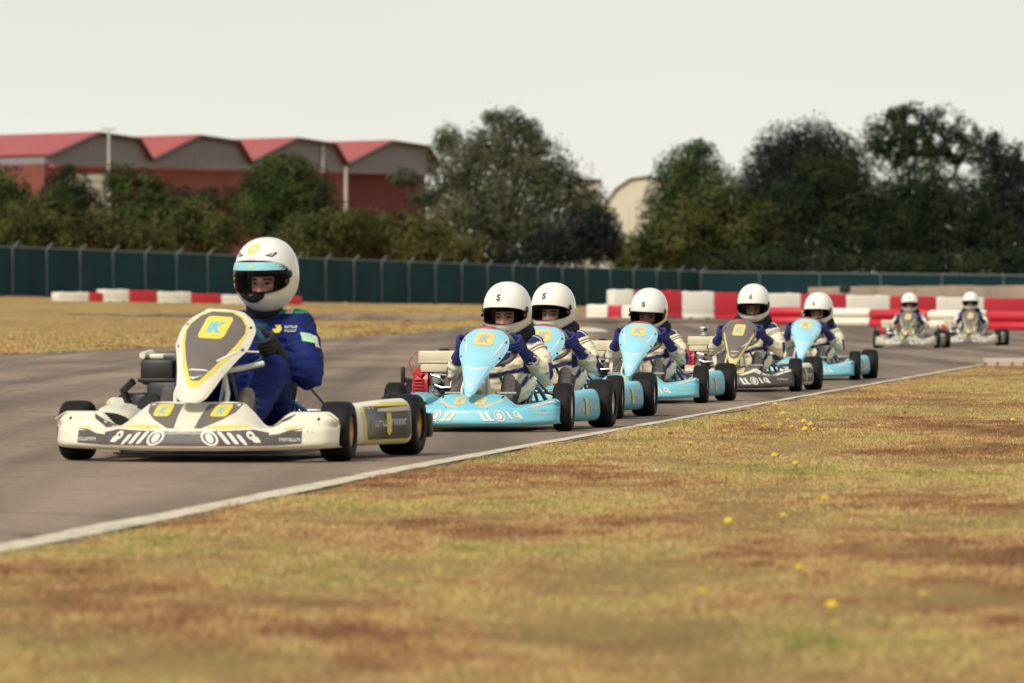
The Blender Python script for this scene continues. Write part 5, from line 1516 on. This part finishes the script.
# the great silver-green tree in the middle
tree('great silver-green willow, tallest tree in the middle, above the two leading helmets', 'silver', 308,
     [(505, 150, 40, 36), (456, 165, 32, 34), (482, 152, 22, 22), (510, 124, 20, 17), (448, 140, 16, 18), (492, 118, 12, 9), (528, 132, 16, 14), (545, 172, 34, 32), (510, 200, 60, 50), (572, 198, 36, 26), (588, 218, 26, 30), (470, 215, 46, 44), (426, 196, 22, 16), (540, 235, 60, 36), (404, 178, 16, 11), (540, 145, 14, 12), (555, 180, 30, 12)],
     leaf=.20, dens=1.25, gap=-.40, gscale=.8, trunk_px=500, spike=.7)
tree('very dark shrub at the foot of the great willow', 'blackish', 302, [(590, 238, 34, 32), (560, 248, 40, 24), (604, 236, 21, 30), (520, 256, 40, 20), (480, 262, 40, 16)], gap=-.4, spike=.3, **BUSH)
tree('low olive bush in the gap between the willow and the right-hand trees', 'olive', 306, [(640, 252, 26, 18), (655, 240, 26, 22)], **BUSH)
tree('brownish bush under the left edge of the willow, hiding the foot of the warehouse', 'brown', 301, [(430, 238, 34, 30), (462, 252, 40, 22), (412, 252, 30, 22)], gap=-.5, **BUSH)
tree('dark olive bush behind the fence corner, under the rounded deep green tree', 'olive', 318, [(690, 256, 50, 24), (640, 262, 30, 16), (735, 258, 46, 24), (625, 255, 20, 22)], gap=-.5, **BUSH)
# right-hand trees
tree('rounded deep green tree nearest the pale sheds', 'green', 330, [(690, 168, 36, 26), (678, 190, 34, 30), (712, 190, 32, 30), (668, 215, 34, 26), (700, 150, 18, 12), (690, 225, 40, 34)], gap=-.4, leaf=.2)
tree('olive bushy tree in front of the rounded deep green tree', 'olive', 306, [(700, 225, 38, 38), (725, 205, 30, 28), (675, 245, 36, 26), (738, 240, 40, 34), (755, 222, 28, 30)], gap=-.4, name='bush', cat='bush')
tree('spiky blackish tree standing between the rounded tree and the great open crown', 'blackish', 338, [(790, 155, 38, 34), (770, 175, 32, 36), (815, 150, 34, 32), (755, 200, 26, 36), (840, 165, 30, 34), (800, 195, 50, 40)], gap=-.45, spike=.5, gscale=1.4)
tree('mid green broad tree low in front of the spiky blackish tree', 'dark', 310, [(830, 178, 46, 34), (805, 205, 50, 36), (860, 205, 46, 40), (835, 240, 60, 36), (785, 245, 40, 30), (880, 235, 40, 40)], gap=-.42, leaf=.2, dens=1.1)
tree('tallest tree on the right, its open crown letting the sky through', 'dark', 334, [(915, 125, 36, 24), (885, 140, 30, 30), (945, 135, 36, 30), (970, 150, 26, 24), (915, 150, 50, 32), (900, 118, 18, 14)], gap=.06, leaf=.2, dens=1.5, gscale=1.15, trunk_px=915)
tree('dense dark tree filling the space below the open crown', 'dark', 316, [(925, 195, 46, 36), (900, 220, 46, 40), (960, 215, 46, 44), (925, 245, 60, 34), (985, 240, 40, 36)], gap=-.42, leaf=.2, dens=1.1)
tree('pointed dark tree at the right edge', 'blackish', 326, [(998, 168, 20, 34), (1000, 200, 34, 44), (1022, 205, 30, 50), (993, 145, 9, 16), (1010, 240, 40, 36), (1020, 165, 20, 24)], gap=-.42, spike=.5)
tree('low dark bush along the fence under the right-hand trees', 'dark', 304, [(770, 264, 50, 20), (830, 266, 50, 18), (900, 266, 60, 18), (970, 266, 60, 18), (720, 266, 40, 18), (1020, 262, 40, 22)], gap=-.5, **BUSH)

# ------------------------------------------------------------------ warehouse with four red-roofed bays
M_roof = mat('red_roof_sheet', (.36, .070, .066), .55, var=.10, vscale=.25, dirt=(.35, .12, .10), dscale=.15, damt=.5)
M_clad = mat('grey_cladding', (.22, .205, .222), .6, var=.12, vscale=.4)
M_fascia = mat('dark_fascia', (.06, .045, .05), .6)
M_brick = mat('red_brick', (.19, .055, .040), .85, var=.18, vscale=1.5, dirt=(.15, .05, .045), dscale=.5, damt=.6)
M_brickd = mat('dark_brick', (.15, .035, .038), .85, var=.15, vscale=1.2)
M_cream = mat('cream_render', (.62, .58, .46), .7, dirt=(.4, .36, .28), dscale=.4, damt=.5)
M_pipe = mat('pale_downpipe', (.45, .43, .40), .5)
wh = empty('warehouse', (PT(47, 300, 420).x, 420, 0)); tag(wh, 'long warehouse with four red-roofed gabled bays and grey gable walls', 'building')
tdir = Vector((.7071, .7071, 0)); edir = Vector((-.7071, .7071, 0)); W = 10.05; DEP = 42.0
zE, zR, zK, zV = 11.5, 13.25, 12.9, 11.35
zClad = 10.75
def wp(t, e, z): return tdir * t + edir * e + Vector((0, 0, z))
for i in range(4):
    t0 = i * W
    prof = [(0, zE if i == 0 else zV), (.485 * W, zR - .0 * i), (.876 * W, zK - .0 * i), (W, zV)]
    rf = MB()
    P = np.array([[tuple(wp(t0 + t, e, z + .06)) for (t, z) in prof] for e in (-.35, DEP)])
    rf.shell(P, .12, 0, flip=False)
    r_o = rf.build('roof', M_roof, wh, sharp=20)
    fc = MB(); fc.tube([tuple(wp(t0 + t, -.42, z + .02)) for (t, z) in prof], .13, 6); fc.build('bargeboard', M_fascia, r_o, sharp=0)
    g = MB()
    top = [(t, z - .10) for (t, z) in prof]; poly_ = [(0, zClad)] + top + [(W, zClad)]
    Vf = [wp(t0 + t, 0, z) for (t, z) in poly_] + [wp(t0 + t, .25, z) for (t, z) in poly_]; n_ = len(poly_)
    g.add(Vf, [tuple(range(n_)), tuple(reversed(range(n_, 2 * n_)))] + [(k, (k + 1) % n_, n_ + (k + 1) % n_, n_ + k) for k in range(n_)], 0)
    nr = 22
    for k in range(1, nr):   # standing ribs of the cladding
        tt = W * k / nr; zt = float(np.interp(tt, [p[0] for p in top], [p[1] for p in top]))
        p0, p1 = wp(t0 + tt, -.02, zClad + .02), wp(t0 + tt, -.02, zt - .05); g.tube([tuple(p0), tuple(p1)], .03, 4)
    g.build('gable_wall', M_clad, wh, sharp=20)
    b = MB(); rec = 1.3 if i == 3 else .06
    b.add([wp(t0 + a, rec + c, z) for c in (0, .3) for (a, z) in ((0.01, 0), (W - .01, 0), (W - .01, zClad - .004 + .4 * (i == 3)), (0.01, zClad - .004 + .4 * (i == 3)))], [(0, 1, 2, 3), (7, 6, 5, 4), (0, 4, 5, 1), (1, 5, 6, 2), (2, 6, 7, 3), (3, 7, 4, 0)], 0)
    b.build('brick_wall', M_brickd if i == 3 else M_brick, wh, sharp=20)
    if i < 3:
        bd = MB(); bd.tube([tuple(wp(t0 + .05, -.05, zClad)), tuple(wp(t0 + W - .05, -.05, zClad))], .09, 4); bd.build('flashing', M_roof, wh, sharp=0)
sd_ = MB()
sd_.add([wp(-.02 + c, e, z) for c in (0, -.25) for (e, z) in ((0, 0), (DEP, 0), (DEP, 10.9), (0, 10.9))], [(0, 1, 2, 3), (7, 6, 5, 4), (0, 4, 5, 1), (1, 5, 6, 2), (2, 6, 7, 3), (3, 7, 4, 0)], 0)
sd_.build('brick_wall', M_brick, wh, sharp=20)
fs = MB(); fs.add([wp(-.04 + c, e, z) for c in (0, -.28) for (e, z) in ((-.1, 10.92), (DEP, 10.92), (DEP, 11.45), (-.1, 11.45))], [(0, 1, 2, 3), (7, 6, 5, 4), (0, 4, 5, 1), (1, 5, 6, 2), (2, 6, 7, 3), (3, 7, 4, 0)], 0)
fs.build('gutter', M_clad, wh, sharp=20)
dn = MB(); dn.tube([tuple(wp(3 * W + .02, -.15, zV - .1)), tuple(wp(3 * W + .02, -.15, 0))], .16, 10); dn.build('downpipe', M_pipe, wh)
dn = MB(); dn.tube([tuple(wp(2.76 * W, -.12, 12.9)), tuple(wp(2.76 * W, -.12, zClad))], .14, 10); dn.build('downpipe', M_pipe, wh)
dr_ = MB(); M3 = Matrix.Rotation(R(45), 3, 'Z')
for k in range(5): dr_.rbox(wp(3.6, -.06, 7.45 + k * .62), (4.4, .16, .60), .03, M=M3)
dr_.build('shutter_door', M_cream, wh, sharp=30)

# lamp post in front of the warehouse
lp = empty('lamp_post', (PT(109, 300, 400).x, 400, gz(PT(109, 300, 400).x, 400))); tag(lp, 'tall pale lamp post standing before the first warehouse gable', 'lamp post')
hh = EYE + (HY - 129) / (F / 400) - gz(PT(109, 300, 400).x, 400)
m_ = MB(); m_.tube([(0, 0, 0), (0, 0, hh * .5), (0, 0, hh)], [.16, .12, .09], 10); m_.build('pole', M_pipe, lp)
m_ = MB(); m_.tube([(-.3, 0, hh), (.3, 0, hh)], .05, 8); m_.build('arm', M_pipe, lp)
for sg in (1, -1): m_ = MB(); m_.rbox((sg * .38, 0, hh + .02), (.34, .22, .12), .04); m_.build('lamp_head', M_pipe, lp)

# pale sheds far behind
def shed(label, px0, px1, ytop, d, shoulders, deep=18, flat=False):
    a, b = PT(px0, ytop, d), PT(px1, ytop, d); w = b.x - a.x; zt = a.z
    root = empty('shed', ((a.x + b.x) / 2, d, 0)); tag(root, label, 'building')
    pr = [(-w / 2, 0), (-w / 2, zt - shoulders), (-w * .36, zt - shoulders * .42), (-w * .20, zt - shoulders * .08), (0, zt), (w * .20, zt - shoulders * .08), (w * .36, zt - shoulders * .42), (w / 2, zt - shoulders), (w / 2, 0)]
    if flat: pr = [(-w / 2, 0), (-w / 2, zt - .1), (w / 2, zt - .1), (w / 2, 0)]
    n_ = len(pr); g = MB(); V_ = [(x, 0, z) for x, z in pr] + [(x, .3, z) for x, z in pr]
    g.add(V_, [tuple(range(n_)), tuple(reversed(range(n_, 2 * n_)))] + [(k, (k + 1) % n_, n_ + (k + 1) % n_, n_ + k) for k in range(n_)], 0)
    for k in range(1, 7): g.tube([(-w / 2 + w * k / 7, -.03, 0), (-w / 2 + w * k / 7, -.03, zt - shoulders * 1.05)], .03, 4)
    g.build('end_wall', M_cream, root, sharp=20)
    r_ = MB(); r_.shell(np.array([[(x, y, z + .05) for x, z in pr[1:-1]] for y in (-.25, deep)]), .12, 0); r_.build('roof', mat('brown_shed_roof', (.17, .10, .085), .7), root, sharp=20)
    return root
shed('pale cream shed with a rounded gable, seen between the willow and the right-hand trees', 604, 692, 177.5, 520, 2.6)
shed('flat-topped cream shed partly behind the willow crown', 566, 601, 180, 530, 0, flat=True)
shed('pale shed glimpsed through the left side of the willow', 428, 476, 186, 500, 2.5)
mp_ = MB(); q = PT(592, 163, 540); gg = 0.3
mp_.tube([(0, 0, 0), (0, 0, q.z)], [.12, .05], 8); mp_.tube([(-.35, 0, q.z - .5), (.35, 0, q.z - .5)], .035, 6); mp_.tube([(-.25, 0, q.z - .9), (.25, 0, q.z - .9)], .035, 6)
mo = mp_.build('radio_mast', M_pipe, None); mo.location = (q.x, 540, 0); tag(mo, 'thin radio mast rising behind the flat-topped cream shed', 'mast')
rr_ = empty('house', (PT(752, 215, 470).x, 470, 0)); tag(rr_, 'house whose red roof peeps through the dark trees on the right', 'building')
hz_ = EYE + (HY - 206) / (F / 470)
b = MB(); b.rbox((0, 3, hz_ * .36), (5.5, 6, hz_ * .72), .02); b.build('wall', M_cream, rr_)
b = MB(); P = np.array([[(x, -.3, hz_ * .70), (x, 3, hz_), (x, 6.3, hz_ * .70)] for x in (-3, 3)]); b.shell(P, .12, 0, flip=False); b.build('roof', M_roof, rr_, sharp=20)

# ================================================================== LIGHT, SKY, CAMERA
w = bpy.data.worlds.new('World'); SC.world = w; w.use_nodes = True
nt = w.node_tree; bg = nt.nodes['Background']
SUN = Vector((-.40, -.60, .69)).normalized()
el = math.asin(SUN.z); rot = math.atan2(SUN.x, SUN.y)
sky = nt.nodes.new('ShaderNodeTexSky'); sky.sky_type = 'NISHITA'; sky.sun_disc = False; sky.sun_elevation = el; sky.sun_rotation = rot; sky.dust_density = 6; sky.air_density = 1.2
# thin bright cloud over the blue, dimmed at the unseen zenith to cut fill
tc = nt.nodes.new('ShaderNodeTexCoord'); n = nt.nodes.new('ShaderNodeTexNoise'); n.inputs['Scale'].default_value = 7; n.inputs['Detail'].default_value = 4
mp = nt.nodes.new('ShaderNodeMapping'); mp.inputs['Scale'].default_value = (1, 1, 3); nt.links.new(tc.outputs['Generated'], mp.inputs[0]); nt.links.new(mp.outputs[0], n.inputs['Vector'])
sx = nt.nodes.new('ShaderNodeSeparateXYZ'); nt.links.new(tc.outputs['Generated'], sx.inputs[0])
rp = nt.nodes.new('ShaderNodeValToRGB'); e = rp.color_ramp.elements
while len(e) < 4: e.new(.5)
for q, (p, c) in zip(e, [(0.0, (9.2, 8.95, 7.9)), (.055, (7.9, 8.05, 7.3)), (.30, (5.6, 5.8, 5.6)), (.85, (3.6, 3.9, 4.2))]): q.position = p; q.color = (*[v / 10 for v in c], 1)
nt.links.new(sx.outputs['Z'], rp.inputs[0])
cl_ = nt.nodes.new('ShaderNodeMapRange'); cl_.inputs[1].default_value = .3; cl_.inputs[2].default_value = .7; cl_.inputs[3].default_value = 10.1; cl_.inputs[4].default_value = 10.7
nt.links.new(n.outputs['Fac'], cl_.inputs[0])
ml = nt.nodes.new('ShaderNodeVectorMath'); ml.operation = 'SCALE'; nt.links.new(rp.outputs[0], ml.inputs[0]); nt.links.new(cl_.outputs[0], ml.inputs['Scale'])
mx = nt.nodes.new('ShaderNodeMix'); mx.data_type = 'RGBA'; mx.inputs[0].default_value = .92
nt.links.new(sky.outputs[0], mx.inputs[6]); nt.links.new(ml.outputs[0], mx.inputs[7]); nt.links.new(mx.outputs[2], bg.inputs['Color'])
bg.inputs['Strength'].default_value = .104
sl = bpy.data.lights.new('sun', 'SUN'); sl.energy = 3.5; sl.angle = R(11); sl.color = (1, .925, .80)
so = bpy.data.objects.new('sun', sl); C.objects.link(so); so.rotation_euler = SUN.to_track_quat('Z', 'Y').to_euler(); so.location = (-20, -20, 40)

cam = bpy.data.cameras.new('camera'); co = bpy.data.objects.new('camera', cam); C.objects.link(co)
cam.sensor_width = 36; cam.lens = F / 1024 * 36; cam.clip_end = 6000; cam.clip_start = .5
co.location = (0, 0, EYE); co.rotation_euler = (R(90) - math.atan2(341.5 - HY, F), 0, 0)
cam.dof.use_dof = True; cam.dof.focus_distance = 32.0; cam.dof.aperture_fstop = 6.8; cam.dof.aperture_blades = 9
SC.camera = co
SC.view_settings.view_transform = 'Standard'; SC.view_settings.look = 'None'; SC.view_settings.exposure = 0; SC.view_settings.gamma = 1
SC.cycles.max_bounces = 6; SC.cycles.transparent_max_bounces = 12
SC.cycles.use_denoising = True
